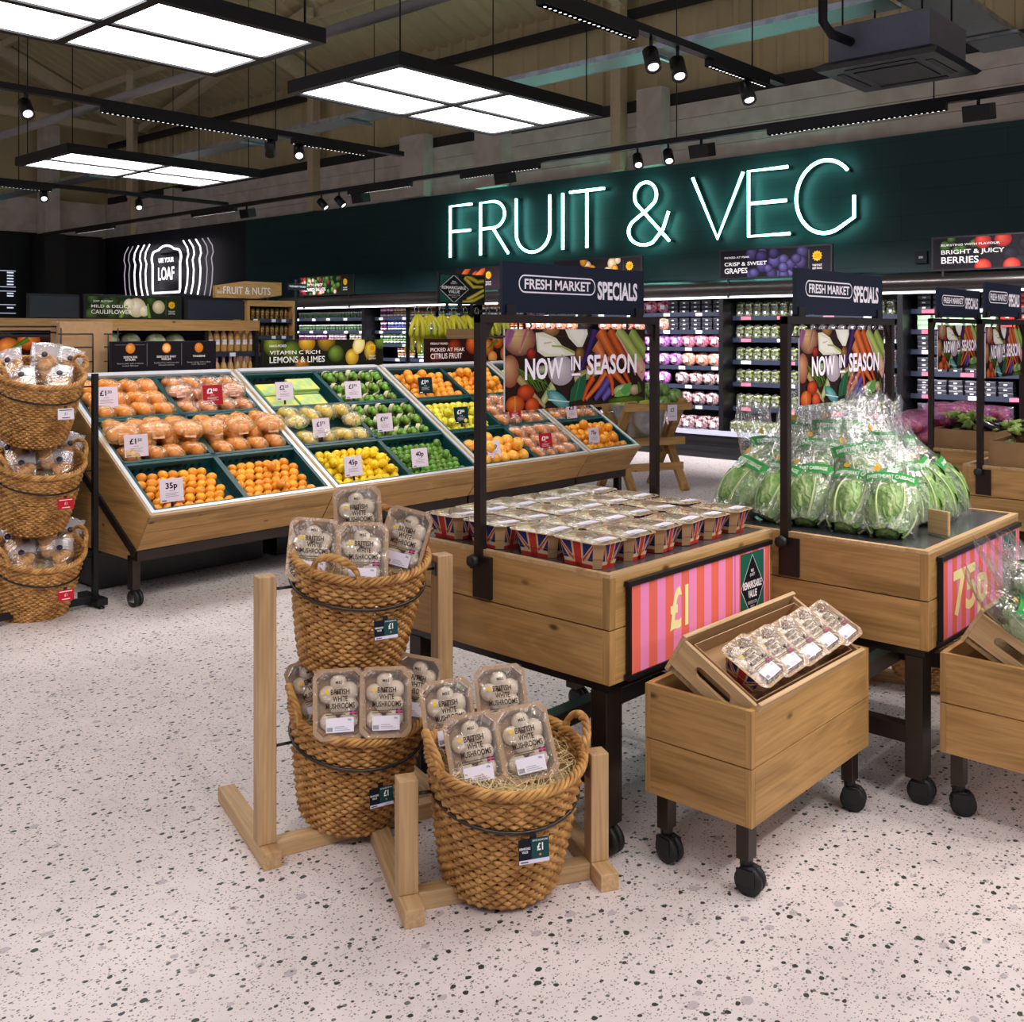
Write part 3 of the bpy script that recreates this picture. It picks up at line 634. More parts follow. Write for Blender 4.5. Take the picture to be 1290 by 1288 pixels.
veg('purple', 8.9, 7.5, 2, 'purple topped bag'); veg('radish', 7.5, 6.76, 2, 'pink bag of radishes'); veg('purple', 8.9, 7.5, 3, 'purple topped bag'); veg('carrot', 7.5, 6.76, 3, 'pale orange bag'); veg('purple', 8.9, 7.6, 4, 'purple topped bag'); veg('beetroot', 7.6, 6.76, 4, 'dark beetroot bag'); veg('beetroot', 8.95, 6.76, 5, 'dark beetroot pack')
row(packs['beetroot'], 8.8, 6.8, .33, .2, 'dark red pack in the bottom tray of the fridge beside the grapes', 'bottom tray packs', xf=11.5, rows=2)
veg('salad', 10.3, 9.1, 2, 'green salad bag behind the display banner')
GRG = two_tone('green_grape', '74842A', 'AEB85A', 14, .3); GRD = two_tone('dark_grape', '2C1426', '5A2C48', 14, .3)
def grape(kind, mat, h=.18):
    t = thing('%s_grape_punnet' % kind, 'x', 'punnet')
    q = random.Random(3); m = MB()
    for i in range(34): m.sph((q.uniform(-.042, .042), q.uniform(-.033, .035), .015+q.uniform(0, h-.05)), .014, 7, 5)
    m.build('grapes', mat, t)
    MB().grid(lambda u, v: ((.053-.004*v)*math.copysign(abs(math.cos(6.2832*u))**.4, math.cos(6.2832*u))*(1 if v < .75 else math.sqrt(max(0, 1-((v-.75)/.25)**2))+.001), (.045-.004*v)*math.copysign(abs(math.sin(6.2832*u))**.4, math.sin(6.2832*u))*(1 if v < .75 else math.sqrt(max(0, 1-((v-.75)/.25)**2))+.001), v*h), 20, 9, 0, True).build('shell', CLEAR, t)
    MB().box(-.015, .015, -.05, -.047, .03, .062).build('label', TAGW, t); return t
gg, gd = grape('green', GRG), grape('dark', GRD)
gd_e = grape('domed', GRG, .2)
for si, z in enumerate(S2):
    nm = ('top', 'second', 'third', 'fourth', 'fifth')[si]
    if si == 0: row(gd_e, 6.69, 4.55, z+.022, .122, 'tall domed grape punnet on the top shelf of the grape fridge', 'domed grape punnets', xf=11.66); continue
    row(gg, 6.69, 5.7 if si < 4 else 4.55, z+.022, .122, 'green grape punnet on the %s shelf of the grape fridge' % nm, 'green grape punnets, %s shelf' % nm, xf=11.66)
    if si < 4: row(gd, 5.7, 4.55, z+.022, .122, 'dark grape punnet on the %s shelf of the grape fridge' % nm, 'dark grape punnets, %s shelf' % nm, xf=11.66)
row(gg, 6.65, 4.55, .325, .112, 'green grape punnet in the bottom tray of the grape fridge', 'green grape punnets in the bottom tray', xf=11.44, rows=2)
def berry(name, c1, c2, lid):
    t = thing(name, 'x', 'punnet')
    MB().box(-.075, .075, -.055, .055, 0, .048).build('tray', two_tone(name+'_fruit', c1, c2, 70, .35, tex='V', lo=.2, hi=.5), t, bevel=.008)
    MB().box(-.078, .078, -.058, .058, .048, .055).build('lid', lid, t, bevel=.003)
    MB().box(-.018, .018, -.0585, -.0555, .014, .03).build('label', TAGW, t); return t
LIDG = paint('smoky_lid', '34343E', .2); bb = berry('blueberry_punnet', '0E0E14', '34343E', LIDG); br_ = berry('strawberry_punnet', '9A1016', 'D83028', LIDG); bs = berry('sprout_punnet', '8AB88C', 'B8D8B0', paint('green_lid', '9CC8A4', .3))
for si, z in enumerate(S1):
    nm = ('top', 'second', 'third', 'fourth', 'fifth', 'sixth')[si]; lb = 'dark berry punnet in a stack on the %s shelf at the fridge end' % nm
    if si == 1:
        row(bs, 4.38, 3.5, z+.022, .172, 'pale green punnet in a stack on the second fridge shelf', 'pale green punnets', stack=3, dz=.056); row(br_, 3.5, 2.1, z+.022, .172, 'red berry punnet in a stack on the second fridge shelf', 'red berry punnets, second shelf', stack=3, dz=.056)
    else:
        row(bb, 4.38, 3.3, z+.022, .172, lb, 'dark berry punnets, %s shelf' % nm, stack=3, dz=.056)
        row(br_ if si in (0, 2, 3) else bb, 3.3, 2.1, z+.022, .172, ('red berry punnet in a stack on the %s shelf at the fridge end' % nm) if si in (0, 2, 3) else lb, ('red berry punnets, %s shelf' % nm) if si in (0, 2, 3) else 'dark berry punnets, %s shelf' % nm, stack=3, dz=.056)
row(bb, 7.7, 6.76, S1[0]+.022, .172, 'dark punnet in a stack on the top shelf beside the domed grapes', 'dark punnets beside the radishes', stack=3, dz=.056); row(bb, 7.7, 6.76, S1[1]+.022, .172, 'dark punnet in a stack on the second shelf beside the grapes', 'dark punnets beside the orange bags', stack=3, dz=.056)
row(bb, 4.38, 2.1, .325, .172, 'dark berry punnet in the bottom tray at the fridge end', 'dark berry punnets, bottom tray', xf=11.5, stack=3, dz=.056)

# ------------------------------------------------------------------ printed boards
def board(name, label, cat, w, h, loc, rot, art, frame=.02, mat=None, stand=None, thick=.03):
    t = thing(name, label, cat, loc, (0, 0, R(rot)))
    MB().box(-frame, w+frame, .002, thick, -frame, h+frame).build('backing', mat or BLACK, t, bevel=.002)
    art.build('printed_face', PRINT, t)
    if stand:
        for x in stand: MB().box(x-.012, x+.012, .005, .028, -.25 if len(stand) < 3 else -.12, -frame).build('upright', BLACK, t)
    return t
def sun(a, x, z, r):
    for k in range(12):
        t_ = R(30*k); a.poly([(x+r*.8*math.cos(t_-.2), z+r*.8*math.sin(t_-.2)), (x+r*1.15*math.cos(t_), z+r*1.15*math.sin(t_)), (x+r*.8*math.cos(t_+.2), z+r*.8*math.sin(t_+.2))], 'E8B020')
    a.ell(x, z, r*.9, r*.9, 'E8B020'); a.write('GOOD', x, z, r*.4, '5A3A10', w=r*1.1, mid=True); a.write('FOOD', x, z-r*.5, r*.4, '5A3A10', w=r*1.1, mid=True)
def fruit_board(w, h, bg, lines, fruits, sunx=None, white='F0ECE8'):
    a = Art(w, h); a.rect(0, 0, w, h, bg)
    for f in fruits:
        if f[0] == 'e': a.ell(f[1]*w, f[2]*h, f[3]*h, f[4]*h, f[5], f[6], f[7] if len(f) > 7 else 0)
        if f[0] == 's': a.stroke([(p[0]*w, p[1]*h) for p in f[1]], f[2]*h, f[3]*h, f[4], f[5])
        if f[0] == 'r': a.ring(f[1]*w, f[2]*h, f[3]*h, f[4]*h, f[5]*h, f[6])
    if sunx: a.rect(sunx*w-.19*h-.002, .12*h, sunx*w-.19*h, .9*h, '8A8470'); sun(a, sunx*w+.12*h, .66*h, .18*h); a.write('THIS IS NOT', sunx*w+.12*h, .3*h, .07*h, white, w=.36*h, mid=True); a.write('JUST FOOD', sunx*w+.12*h, .19*h, .07*h, white, w=.36*h, mid=True)
    for s_, x, z, hh, ww in lines: a.write(s_, x*w, z*h, hh*h, white, w=ww*w)
    return a
QR = random.Random(11)
def blobs(n, x0, x1, cols, r0, r1, z0=0, z1=1): return [('e', QR.uniform(x0, x1), QR.uniform(z0, z1), (r := QR.uniform(r0, r1)), r*QR.uniform(.85, 1.1))+QR.choice(cols) for _ in range(n)]
X0 = 11.27
GRP = [('564C80', '17122C'), ('463C6E', '120E26'), ('625A90', '1E1838')]
board('grape_board', 'crisp and sweet grapes board standing on the fridge canopy', 'sign', 1.45, .33, (X0, 6.69, 2.28), -90, fruit_board(1.45, .33, '15121C', [('PICKED AT PEAK', .04, .72, .07, .24), ('CRISP & SWEET', .04, .44, .14, .40), ('GRAPES', .04, .16, .2, .22)], blobs(26, .3, .76, GRP, .17, .27), .86), stand=(.1, 1.3))
BER = [('E8584A', '8A1018'), ('E04838', '7A0C14'), ('F0705E', '98141C')]
bl = blobs(5, .05, .35, [('58803A', '1E3A14')], .12, .2, .5, 1)+[('e', x, z, .26, .24, '2A2630', '08070A') for x, z in ((.55, .4), (.62, .15), (.9, .75), (.66, .72), (.95, .45))]+[('e', x, z, .26, .24, 'E2543F', '86101A') for x, z in ((.36, .85), (.5, .88), (.36, .05), (.56, .05), (.78, .85), (.72, .48), (.82, .12), (.98, .1))]
board('berry_board', 'bright and juicy berries board standing on the fridge canopy', 'sign', 1.42, .33, (X0, 4.07, 2.28), -90, fruit_board(1.42, .33, '18141A', [('BURSTING WITH FLAVOUR', .06, .74, .07, .42), ('BRIGHT & JUICY', .06, .48, .14, .45), ('BERRIES', .06, .18, .22, .27)], bl), stand=(.1, 1.3))
SALC = [('D84A30', '6A1410'), ('4A8A38', '143814'), ('F0D8C0', 'A09070'), ('B03048', '4A0C1C'), ('6AA044', '204A1C')]
board('salad_board', 'prepared salad board with tomatoes and leaves on the far fridge canopy', 'sign', 1.52, .31, (X0, 15.45, 2.28), -90, fruit_board(1.52, .31, '181C14', [('READY TO ENJOY', .05, .5, .14, .4), ('PREPARED SALADS', .05, .2, .2, .45)], blobs(60, .02, .76, SALC, .1, .2), .84), stand=(.1, 1.4))
CARR = [('e', x, z, .5, .16, 'F08040', 'A83818', r_) for x, z, r_ in ((.2, .8, 40), (.35, .5, 50), (.5, .7, 35), (.15, .3, 45), (.45, .2, 30), (.3, .1, 40))]
board('carrot_board', 'carrot board on the fridge canopy next to the banana sign', 'sign', 1.0, .32, (X0, 11.4, 2.26), -90, fruit_board(1.0, .32, '2A2026', [], CARR, .66), stand=(.1, .9))
board('pepper_board', 'red and yellow vegetable board peeping out behind the market sign', 'sign', 1.5, .33, (X0, 9.4, 2.28), -90, fruit_board(1.5, .33, '201A1C', [], blobs(24, .1, .75, [('E05030', '7A1810'), ('F0B040', '9A6010'), ('F0E0C0', 'B09870')], .15, .25), .85), stand=(.1, 1.4))
t = thing('socket_box', 'small black control box on the green wall beside the berries board', 'control box', (12.2, 4.62, 2.42), (0, 0, R(-90)))
MB().box(0, .14, 0, .04, 0, .14).build('case', BLACK, t); MB().box(.045, .095, -.003, 0, .055, .08).build('display', TAGW, t)

# ------------------------------------------------------------------ sloping citrus gondolas
SL = R(31.7); CA, SA = math.cos(SL), math.sin(SL); GY, GZ, SLEN = 5.41, .562, 1.446
def caster(parent, x, y, chrome=False, r=.045):
    c = MB().lathe([(.018, .075), (.02, .11)], 10).box(-.022, .022, -.03, .012, .062, .078).box(-.026, -.02, -.035, .02, .03, .075).box(.02, .026, -.035, .02, .03, .075)
    o = c.build('caster', CHROME if chrome else RUBBER, parent, (x, y, 0), (0, 0, rnd.uniform(-.5, .5)))
    w = MB()
    for s_ in (-.013, .013):
        M = Matrix.Translation((s_, -.012, r)) @ Matrix.Rotation(R(90), 4, 'Y')
        w.lathe([(.0, -.009), (r*.6, -.0095), (r, -.007), (r, .007), (r*.6, .0095), (0, .009)], 20, 0, M)
    w.build('wheel', RUBBER, o)
    return o
def gondola(label, x0, w, y=GY, rz=0, ends=(1, 1)):
    t = thing('citrus_stand', label, 'display stand', (x0, y, 0), (0, 0, rz), group='sloping fruit stands')
    yb, zb = SLEN*CA, GZ+SLEN*SA
    for k, (a, b) in enumerate(((0, .49), (.5, 1))):
        P = lambda s_, n_: (.0+.16*s_+.018*n_, GZ-.222*s_-.013*n_*0)
        m = MB(); ya, za = P(a, 0); yb_, zb_ = P(b, 0)
        m.add([(0.004, ya, za), (w-.004, ya, za), (w-.004, yb_, zb_), (.004, yb_, zb_), (0.004, ya+.02, za-.0), (w-.004, ya+.02, za), (w-.004, yb_+.02, zb_), (.004, yb_+.02, zb_)], [(0, 1, 2, 3), (7, 6, 5, 4), (0, 4, 5, 1), (3, 2, 6, 7), (0, 3, 7, 4), (1, 5, 6, 2)])
        m.build('front_panel', WX, t)
    for x in (0.004, w-.022):
        m = MB(); M = Matrix.Translation((x, 0, 0)) @ Matrix.Rotation(R(90), 4, 'Z')
        m.prism([(.012, GZ-.006), (.16, .34), (yb, 1.0), (yb, zb-.004)], -.018, 0, 0, M); m.build('side_panel', WY, t)
        m = MB(); m.prism([(.25, .275), (.25, .33), (yb, .94), (yb, .275)], -.014, -.002, 0, M); m.build('lower_side_panel', WY, t)
        MB().bar((x+.01, .18, .325), (x+.01, yb, .975), .045, .05).build('diagonal_bar', STEEL, t)
    MB().box(.01, w-.01, .165, .215, .275, .335).build('front_beam', STEEL, t)
    for x in (.03, w-.03):
        for yy in (.245, yb-.05):
            MB().box(x-.024, x+.024, yy-.03, yy+.03, .1, .3 if yy < .5 else 1.25).build('leg', STEEL, t); caster(t, x, yy, True, .05)
    MB().box(.02, w-.02, yb-.03, yb, .25, zb-.01).build('back_panel', FR_BLK, t)
    MB().box(.06, w-.06, .75, yb-.09, .012, .235).build('plinth', FR_BLK, t)
    M = Matrix.Translation((0, 0, GZ)) @ Matrix.Rotation(SL, 4, 'X'); e = .04
    MB().box(.002, .014, 0, SLEN, -.02, .003, 0, M).box(w-.014, w-.002, 0, SLEN, -.02, .003, 0, M).box(0, w, -.004, .012, -.016, .003, 0, M).build('wood_edge', PX_, t)
    m = MB(); m.box(.015, e, .014, SLEN, -.02, .006, 0, M).box(w-e, w-.015, .014, SLEN, -.02, .006, 0, M).box(e, w-e, .014, .035, -.02, .006, 0, M).box(e, w-e, SLEN-.04, SLEN, -.02, .012, 0, M)
    m.build('white_trim', WHITE_MET, t)
    return t
XB = [2.92, 4.235, 5.64, 6.97, 7.72]
gondola('sloping wooden stand of bagged oranges and 35p clementines beside the basket rack', XB[0], XB[1]-XB[0]); gondola('sloping wooden stand of lemons and limes in the middle of the citrus row', XB[1], XB[2]-XB[1])
gondola('sloping wooden stand of oranges and grapefruit behind the black display frame post', XB[2], XB[3]-XB[2]); gondola('narrow sloping wooden stand at the melon tub end of the citrus row', XB[3], XB[4]-XB[3])
def crate_master(cw):
    t = thing('fruit_crate', 'x', 'crate'); d = .44; h = .15
    MB().box(0, cw, 0, d, -h, -h+.01).box(.01, cw-.01, .01, d-.01, -.09, -.085).build('crate_floor', GREEN_PL, t)
    for nm, (x0, x1, y0, y1) in (('front_wall', (0, cw, 0, .012)), ('back_wall', (0, cw, d-.012, d)), ('side_wall', (0, .012, 0, d)), ('side_wall', (cw-.012, cw, 0, d))):
        m = MB().box(x0, x1, y0, y1, -h, -.012)
        if nm.startswith('side'): m.box(x0-.004, x1+.004, y0, y1, -.012, .0)
        else: m.box(x0, x1, y0-.004, y1+.004, -.012, .0)
        o = m.build(nm, GREEN_PL, t)
        s = MB(); fy = y1+.0015 if nm == 'front_wall' else y0-.0015
        if nm == 'back_wall':
            for k in range(10): a = .06+k*(cw-.12)/10; s.box(a, a+.02, y0-.002, y0-.0005, -.06, -.035); 
            s.box(cw*.36, cw*.64, y0-.002, y0-.0005, -.05, -.03); s.build('hand_slots', BLACK, o)
        if nm == 'front_wall':
            for k in range(6): a = .05+k*(cw-.1)/6; s.box(a, a+.05, -.007, -.0045, -.009, -.003)
            s.build('rim_notches', paint('crate_notch', '2E6E70', .4), o)
    return t
crates = {}
M_SL = Matrix.Rotation(SL, 4, 'X')
def crate(x0, cw, rowi, lab):
    key = round(cw, 3)
    if key not in crates: crates[key] = crate_master(cw)
    v = .035+.455*rowi
    loc = Vector((x0, GY+v*CA, GZ+v*SA)); dup(crates[key], loc, (SL, 0, 0), lab, 'green plastic fruit crates'); return loc, cw
def incrate(c, u, v, n): return c[0]+Vector((u, v*CA-n*SA, v*SA+n*CA))
def fruit_master(name, r, mat, sc=(1, 1, 1), stem=True, jit=0, nip=False):
    m = MB(); m.sph((0, 0, 0), r, 16, 12, sc, 0, jit)
    if nip:
        for s_ in (-1, 1): m.sph((0, s_*r*sc[1]*.98, 0), r*.22, 8, 6, (1, 1.3, 1))
    if stem: m.sph((0, 0, r*sc[2]*.99), r*.11, 8, 5, (1, 1, .5), 1); 
    return tag(m.build(name, [mat, STEM]), 'x', 'fruit')
F_CL = fruit_master('clementine', .033, CLEM, (1, 1, .86)); F_OR = fruit_master('orange', .04, ORANGE); F_OR2 = fruit_master('navel_orange', .041, CLEM); F_GF = fruit_master('grapefruit', .054, GRAPEF); F_LE = fruit_master('lemon', .032, LEMON, (1, 1.25, 1), False, 0, True); F_LI = fruit_master('lime', .0275, LIME, (1, 1.08, 1))
F_LE2 = fruit_master('net_lemon', .033, two_tone('pale_lemon', 'D8CC2A', 'ECE04E', 30, .4, rand=.1), (1, 1.2, 1), False, 0, True); F_LE2.name = 'lemon_loose'
def fill(c, master, r, lab, grp, base=-.085, heap=.0, u0=.03, u1=None, v0=.03, v1=.41, tumble=True, second=0, jit=.004):
    u1 = u1 or c[1]-.03; pts = []; dv = r*1.78; j = 0; v = v0+r
    while v < v1-r*.8:
        u = u0+r+(r if j % 2 else 0)
        while u < u1-r*.8: pts.append((u, v, base+r)); u += 2.03*r
        v += dv; j += 1
    if second:
        v = v0+r*2; j = 0
        while v < v1-r*1.8:
            u = u0+r*2.0+(r if j % 2 else 0)
            while u < u1-r*1.8:
                if rnd.random() < second: pts.append((u, v, base+r*2.55))
                u += 2.05*r
            v += dv; j += 1
    for u, v, n in pts:
        p = incrate(c, u+rnd.uniform(-jit, jit), v+rnd.uniform(-jit, jit), n+rnd.uniform(-.002, .006)+heap*v)
        rot = (rnd.uniform(-.6, .5), rnd.uniform(-.5, .5), rnd.uniform(0, 6.28)) if tumble else (0, 0, rnd.uniform(0, 6.28))
        dup(master, p, rot, lab, grp, rnd.uniform(.94, 1.05))
def bag_master(name, fm, fr, cnt, filmm, lab_mat, band=None, w=.16, d=.13, h=.085, cls='bag'):
    t = thing(name, 'x', cls); q = random.Random(5)
    for i in range(cnt):
        a = 6.28*i/max(1, cnt-1); x, y = ((w*.26*math.cos(a), d*.25*math.sin(a)) if i < cnt-1 else (0, 0))
        m = MB(); m.sph((0, 0, 0), fr, 12, 9); m.build('fruit', fm, t, (x, y, fr+.004+(.018 if i == cnt-1 else 0)), (q.random(), q.random(), 0))
    if filmm:
        def fn(u, v):
            a = 6.2832*u; tt = v*math.pi-math.pi/2; k = abs(math.cos(tt))**.45; wob = 1+.08*math.sin(4*a+5*v)+.05*math.sin(7*a-9*v)
            return (math.sin(tt)*w/2*1.12, k*math.cos(a)*d/2*wob, h*.48+k*math.sin(a)*h*.52*wob)
        MB().grid(fn, 18, 11, 0, True).build('net_film', filmm, t)
    if lab_mat:
        Mx = Matrix.Translation((0, -d*.42, h*.5)) @ Matrix.Rotation(R(-35), 4, 'X')
        MB().box(-w*.2, w*.2, -.003, .002, -.02, .022, 0, Mx).build('paper_label', lab_mat, t)
    if band:
        MB().grid(lambda u, v: (w*.02+(v-.5)*.038+.01*math.sin(9*u), math.cos(6.2832*u)*d*.53, h*.5+math.sin(6.2832*u)*h*.62), 14, 2, 0, True).build('paper_band', band, t)
    return t
B_OR = bag_master('orange_bag', ORANGE, .033, 5, NET_O, paint('pale_label', 'F0C8A8', .5)); B_CL = bag_master('clementine_net', CLEM, .03, 6, film('peach_film', tint=(1, .86, .74), gloss=.1, haze=.16, scale=30, bump=1, hazecol=(1, .78, .62), rough=.2), paint('pink_white_label', 'EBC9BE', .5))
B_LE = bag_master('lemon_net', LEMON, .032, 5, film('pale_net_film', tint=(1, .98, .82), gloss=.1, haze=.17, scale=34, bump=1, hazecol=(.9, .86, .68), rough=.2), paint('green_label', '6AA848', .5)); B_LI = bag_master('lime_net', LIME, .028, 5, None, None, paint('cream_band', 'D6CDA4', .5), w=.13, d=.12, h=.07)
def bags(c, master, nu, nv, lab, grp, base=-.085, h2=.0, jit=.012, sc=1.0):
    for j in range(nv):
        for i in range(nu):
            u = .09+(c[1]-.18)*(i/(nu-1) if nu > 1 else .5); v = .10+(.26)*(j/(nv-1) if nv > 1 else .5)
            dup(master, incrate(c, u+rnd.uniform(-jit, jit), v+rnd.uniform(-jit, jit), base+h2*j), (SL+rnd.uniform(-.1, .15), rnd.uniform(-.12, .12), R(90)+rnd.uniform(-.35, .35) if nu > 3 else rnd.uniform(-.3, .3)), lab, grp, sc)
def ticket(c_u, v, texts, label, bg='EBDDEA', fg='1A161C', w=.15, h=.135):
    """price card clipped to a crate front; texts = big, small raised, line"""
    p = Vector((c_u, GY+v*CA-.055*SA, GZ+v*SA+.055*CA))
    t = thing('price_card', label, 'price card', p-Vector((w/2, .01, h/2)), (R(-8), 0, R(rnd.uniform(-6, 2))))
    a = Art(w, h, .0001); a.rect(0, 0, w, h, bg); big, small = texts[0], texts[1]
    bw = w*(.46 if small else .5); a.write(big, w*.22 if small else w*.25, h*.58, h*.25, fg, w=bw*(.62 if small else 1), bold=.03)
    if small: a.write(small, w*.22+bw*.66, h*.68, h*.14, fg, w=w*.22, bold=.02)
    ln = 'F4E6E6' if fg == 'FFFFFF' else '6A6070'
    a.write('each' if 'p' in big else 'per pack', w*.5, h*.46, h*.05, ln, w=w*.2, mid=True)
    for k in range(3): a.rect(w*.22, h*(.22+.07*k), w*(.78-.1*(k % 2)), h*(.235+.07*k), ln)
    a.rect(w*.06, h*.05, w*.26, h*.09, fg)
    a.build('card_face', PRINT, t, (0, -.0012, 0)); MB().box(0, w, 0, .002, 0, h).build('card', TAGW, t); MB().box(w*.45, w*.55, .002, .006, -.03, h*.3).build('clip', BLACK, t)
RED, DKG = 'A61E28', '0E2E32'
cw = (XB[1]-XB[0]-.09)/2; g1 = [XB[0]+.045, XB[0]+.045+cw+.004]
crate_lab = lambda s_, r_, w_: 'green crate of %s, %s row, %s stand' % (s_.replace(' and lemons', ''), ('front', 'middle', 'back')[r_], w_)
u1 = 'bagged orange'
c = crate(g1[0], cw, 0, crate_lab('35p clementines beside the basket rack', 0, u1)); fill(c, F_CL, .033, 'loose clementine in the front crate behind the 35p price card', 'clementines by the price card')
c = crate(g1[1], cw, 0, crate_lab('clementines next to the lemon stand', 0, u1)); fill(c, F_CL, .033, 'loose clementine in the front crate beside the lemon stand', 'clementines beside the lemons', second=.12)
c = crate(g1[0], cw, 1, crate_lab('orange bags behind the lower £1.50 card', 1, u1)); bags(c, B_OR, 4, 3, 'net of oranges in the middle crate behind the lower £1.50 card', 'orange nets, middle crate with card', h2=.008, sc=1.22); bags(c, B_OR, 3, 1, 'net of oranges lying across the heap in the middle crate with a card', 'orange nets on the heap', base=-.0, sc=1.2)
c = crate(g1[1], cw, 1, crate_lab('orange bags without a price card', 1, u1)); bags(c, B_OR, 4, 3, 'net of oranges in the middle crate that has no price card', 'orange nets, middle crate without card', h2=.008, sc=1.22); bags(c, B_OR, 3, 1, 'net of oranges lying on top of the middle crate without a card', 'orange nets on the second heap', base=-.0, sc=1.2)
c = crate(g1[0], cw, 2, crate_lab('orange bags behind the upper £1.50 card', 2, u1)); bags(c, B_OR, 4, 3, 'net of oranges in the back crate behind the upper £1.50 card', 'orange nets, back crate', h2=.008, sc=1.22)
c = crate(g1[1], cw, 2, crate_lab('clementine nets behind the red £2.50 card', 2, u1)); bags(c, B_CL, 4, 3, 'net of clementines in the back crate with the red £2.50 card', 'clementine nets, red card', h2=.008, sc=1.22); bags(c, B_CL, 3, 1, 'net of clementines on top of the heap behind the red £2.50 card', 'clementine nets on the heap', base=-.02)
cw = (XB[2]-XB[1]-.09)/2; g2 = [XB[1]+.045, XB[1]+.045+cw+.004]; u2 = 'lemon and lime'
c = crate(g2[0], cw, 0, crate_lab('45p lemons', 0, u2)); fill(c, F_LE, .035, 'loose bright yellow lemon in the crate with the 45p card', 'lemons by the 45p card', second=.35)
c = crate(g2[1], cw, 0, crate_lab('40p limes', 0, u2)); fill(c, F_LI, .0285, 'loose green lime in the crate with the 40p card', 'limes by the 40p card', second=.15)
c = crate(g2[0], cw, 1, crate_lab('netted lemons', 1, u2)); bags(c, B_LE, 4, 2, 'net of lemons in the crate with the £1.75 card', 'lemon nets', h2=.02, sc=1.3); bags(c, B_LE, 2, 1, 'net of lemons on top of the heap of lemon nets', 'lemon nets on the heap', base=-.015)
c = crate(g2[1], cw, 1, crate_lab('banded limes behind the £1.60 card', 1, u2)); bags(c, B_LI, 5, 3, 'bunch of limes with cream paper band behind the £1.60 card', 'banded limes, middle crate', h2=.015)
c = crate(g2[1], cw, 2, crate_lab('limes behind the upper £1.75 card', 2, u2)); bags(c, B_LI, 5, 3, 'bunch of limes with cream paper band behind the upper £1.75 card', 'banded limes, back crate', h2=.02)
c = crate(g2[0], cw, 2, crate_lab('flat green cartons', 2, u2))
t = thing('fruit_carton', 'x', 'carton')
MB().box(-.12, .12, -.075, .075, 0, .022).build('box', paint('pale_green_carton', '9CC47C', .5), t, bevel=.003); MB().box(-.115, .115, -.07, .07, .0222, .0235).build('lid_print', two_tone('carton_print', 'A8CC80', 'E8D860', 9, .5), t)
for k, (u, v, n) in enumerate(((.16, .1, -.085), (.44, .1, -.085), (.16, .27, -.085), (.44, .27, -.085), (.45, .12, -.06), (.46, .29, -.06), (.47, .3, -.035), (.2, .28, -.06), (.19, .12, -.06))): dup(t, incrate(c, u, v, n), (SL, 0, rnd.uniform(-.06, .06)), 'flat pale green fruit carton in the crate with the £2.25 card', 'flat green cartons')
cw = (XB[3]-XB[2]-.09)/2; g3 = [XB[2]+.045, XB[2]+.045+cw+.004]; u3 = 'orange and grapefruit'
c = crate(g3[0], cw, 0, crate_lab('75p grapefruit', 0, u3)); fill(c, F_GF, .055, 'large loose grapefruit in the crate with the 75p card', 'grapefruit', second=.3)
c = crate(g3[1], cw, 0, crate_lab('clementine nets behind the red card', 0, u3)); bags(c, B_CL, 4, 3, 'net of clementines in the front crate with a red card', 'clementine nets, front crate', h2=.008, sc=1.22)
c = crate(g3[0], cw, 1, crate_lab('yellow lemons behind the dark card', 1, u3)); fill(c, F_LE2, .035, 'pale yellow lemon in the crate with the dark card', 'pale lemons', second=.4)
c = crate(g3[1], cw, 1, crate_lab('clementine nets partly behind the banner', 1, u3)); bags(c, B_CL, 4, 3, 'net of clementines in the middle crate partly behind the banner', 'clementine nets, middle crate', h2=.008, sc=1.22)
c = crate(g3[0], cw, 2, crate_lab('oranges behind the dark card', 2, u3)); fill(c, F_OR, .04, 'loose orange in the back crate with the dark card', 'oranges by the dark card', second=.4)
c = crate(g3[1], cw, 2, crate_lab('oranges behind the black frame post', 2, u3)); fill(c, F_OR, .04, 'loose orange in the back crate behind the black frame post', 'oranges behind the post', second=.5)
cw = XB[4]-XB[3]-.09; g4 = XB[3]+.045; u4 = 'narrow'
c = crate(g4, cw, 0, crate_lab('75p oranges', 0, u4)); fill(c, F_OR2, .041, 'loose orange in the front crate of the narrow stand', 'oranges, narrow stand', second=.15)
c = crate(g4, cw, 1, crate_lab('clementine nets below the banner edge', 1, u4)); bags(c, B_CL, 4, 3, 'net of clementines in the narrow stand below the banner', 'clementine nets, narrow stand', h2=.008, sc=1.22)
c = crate(g4, cw, 2, crate_lab('yellow lemons hidden by the banner', 2, u4)); fill(c, F_LE2, .035, 'pale lemon in the back crate of the narrow stand', 'pale lemons, narrow stand', second=.2)
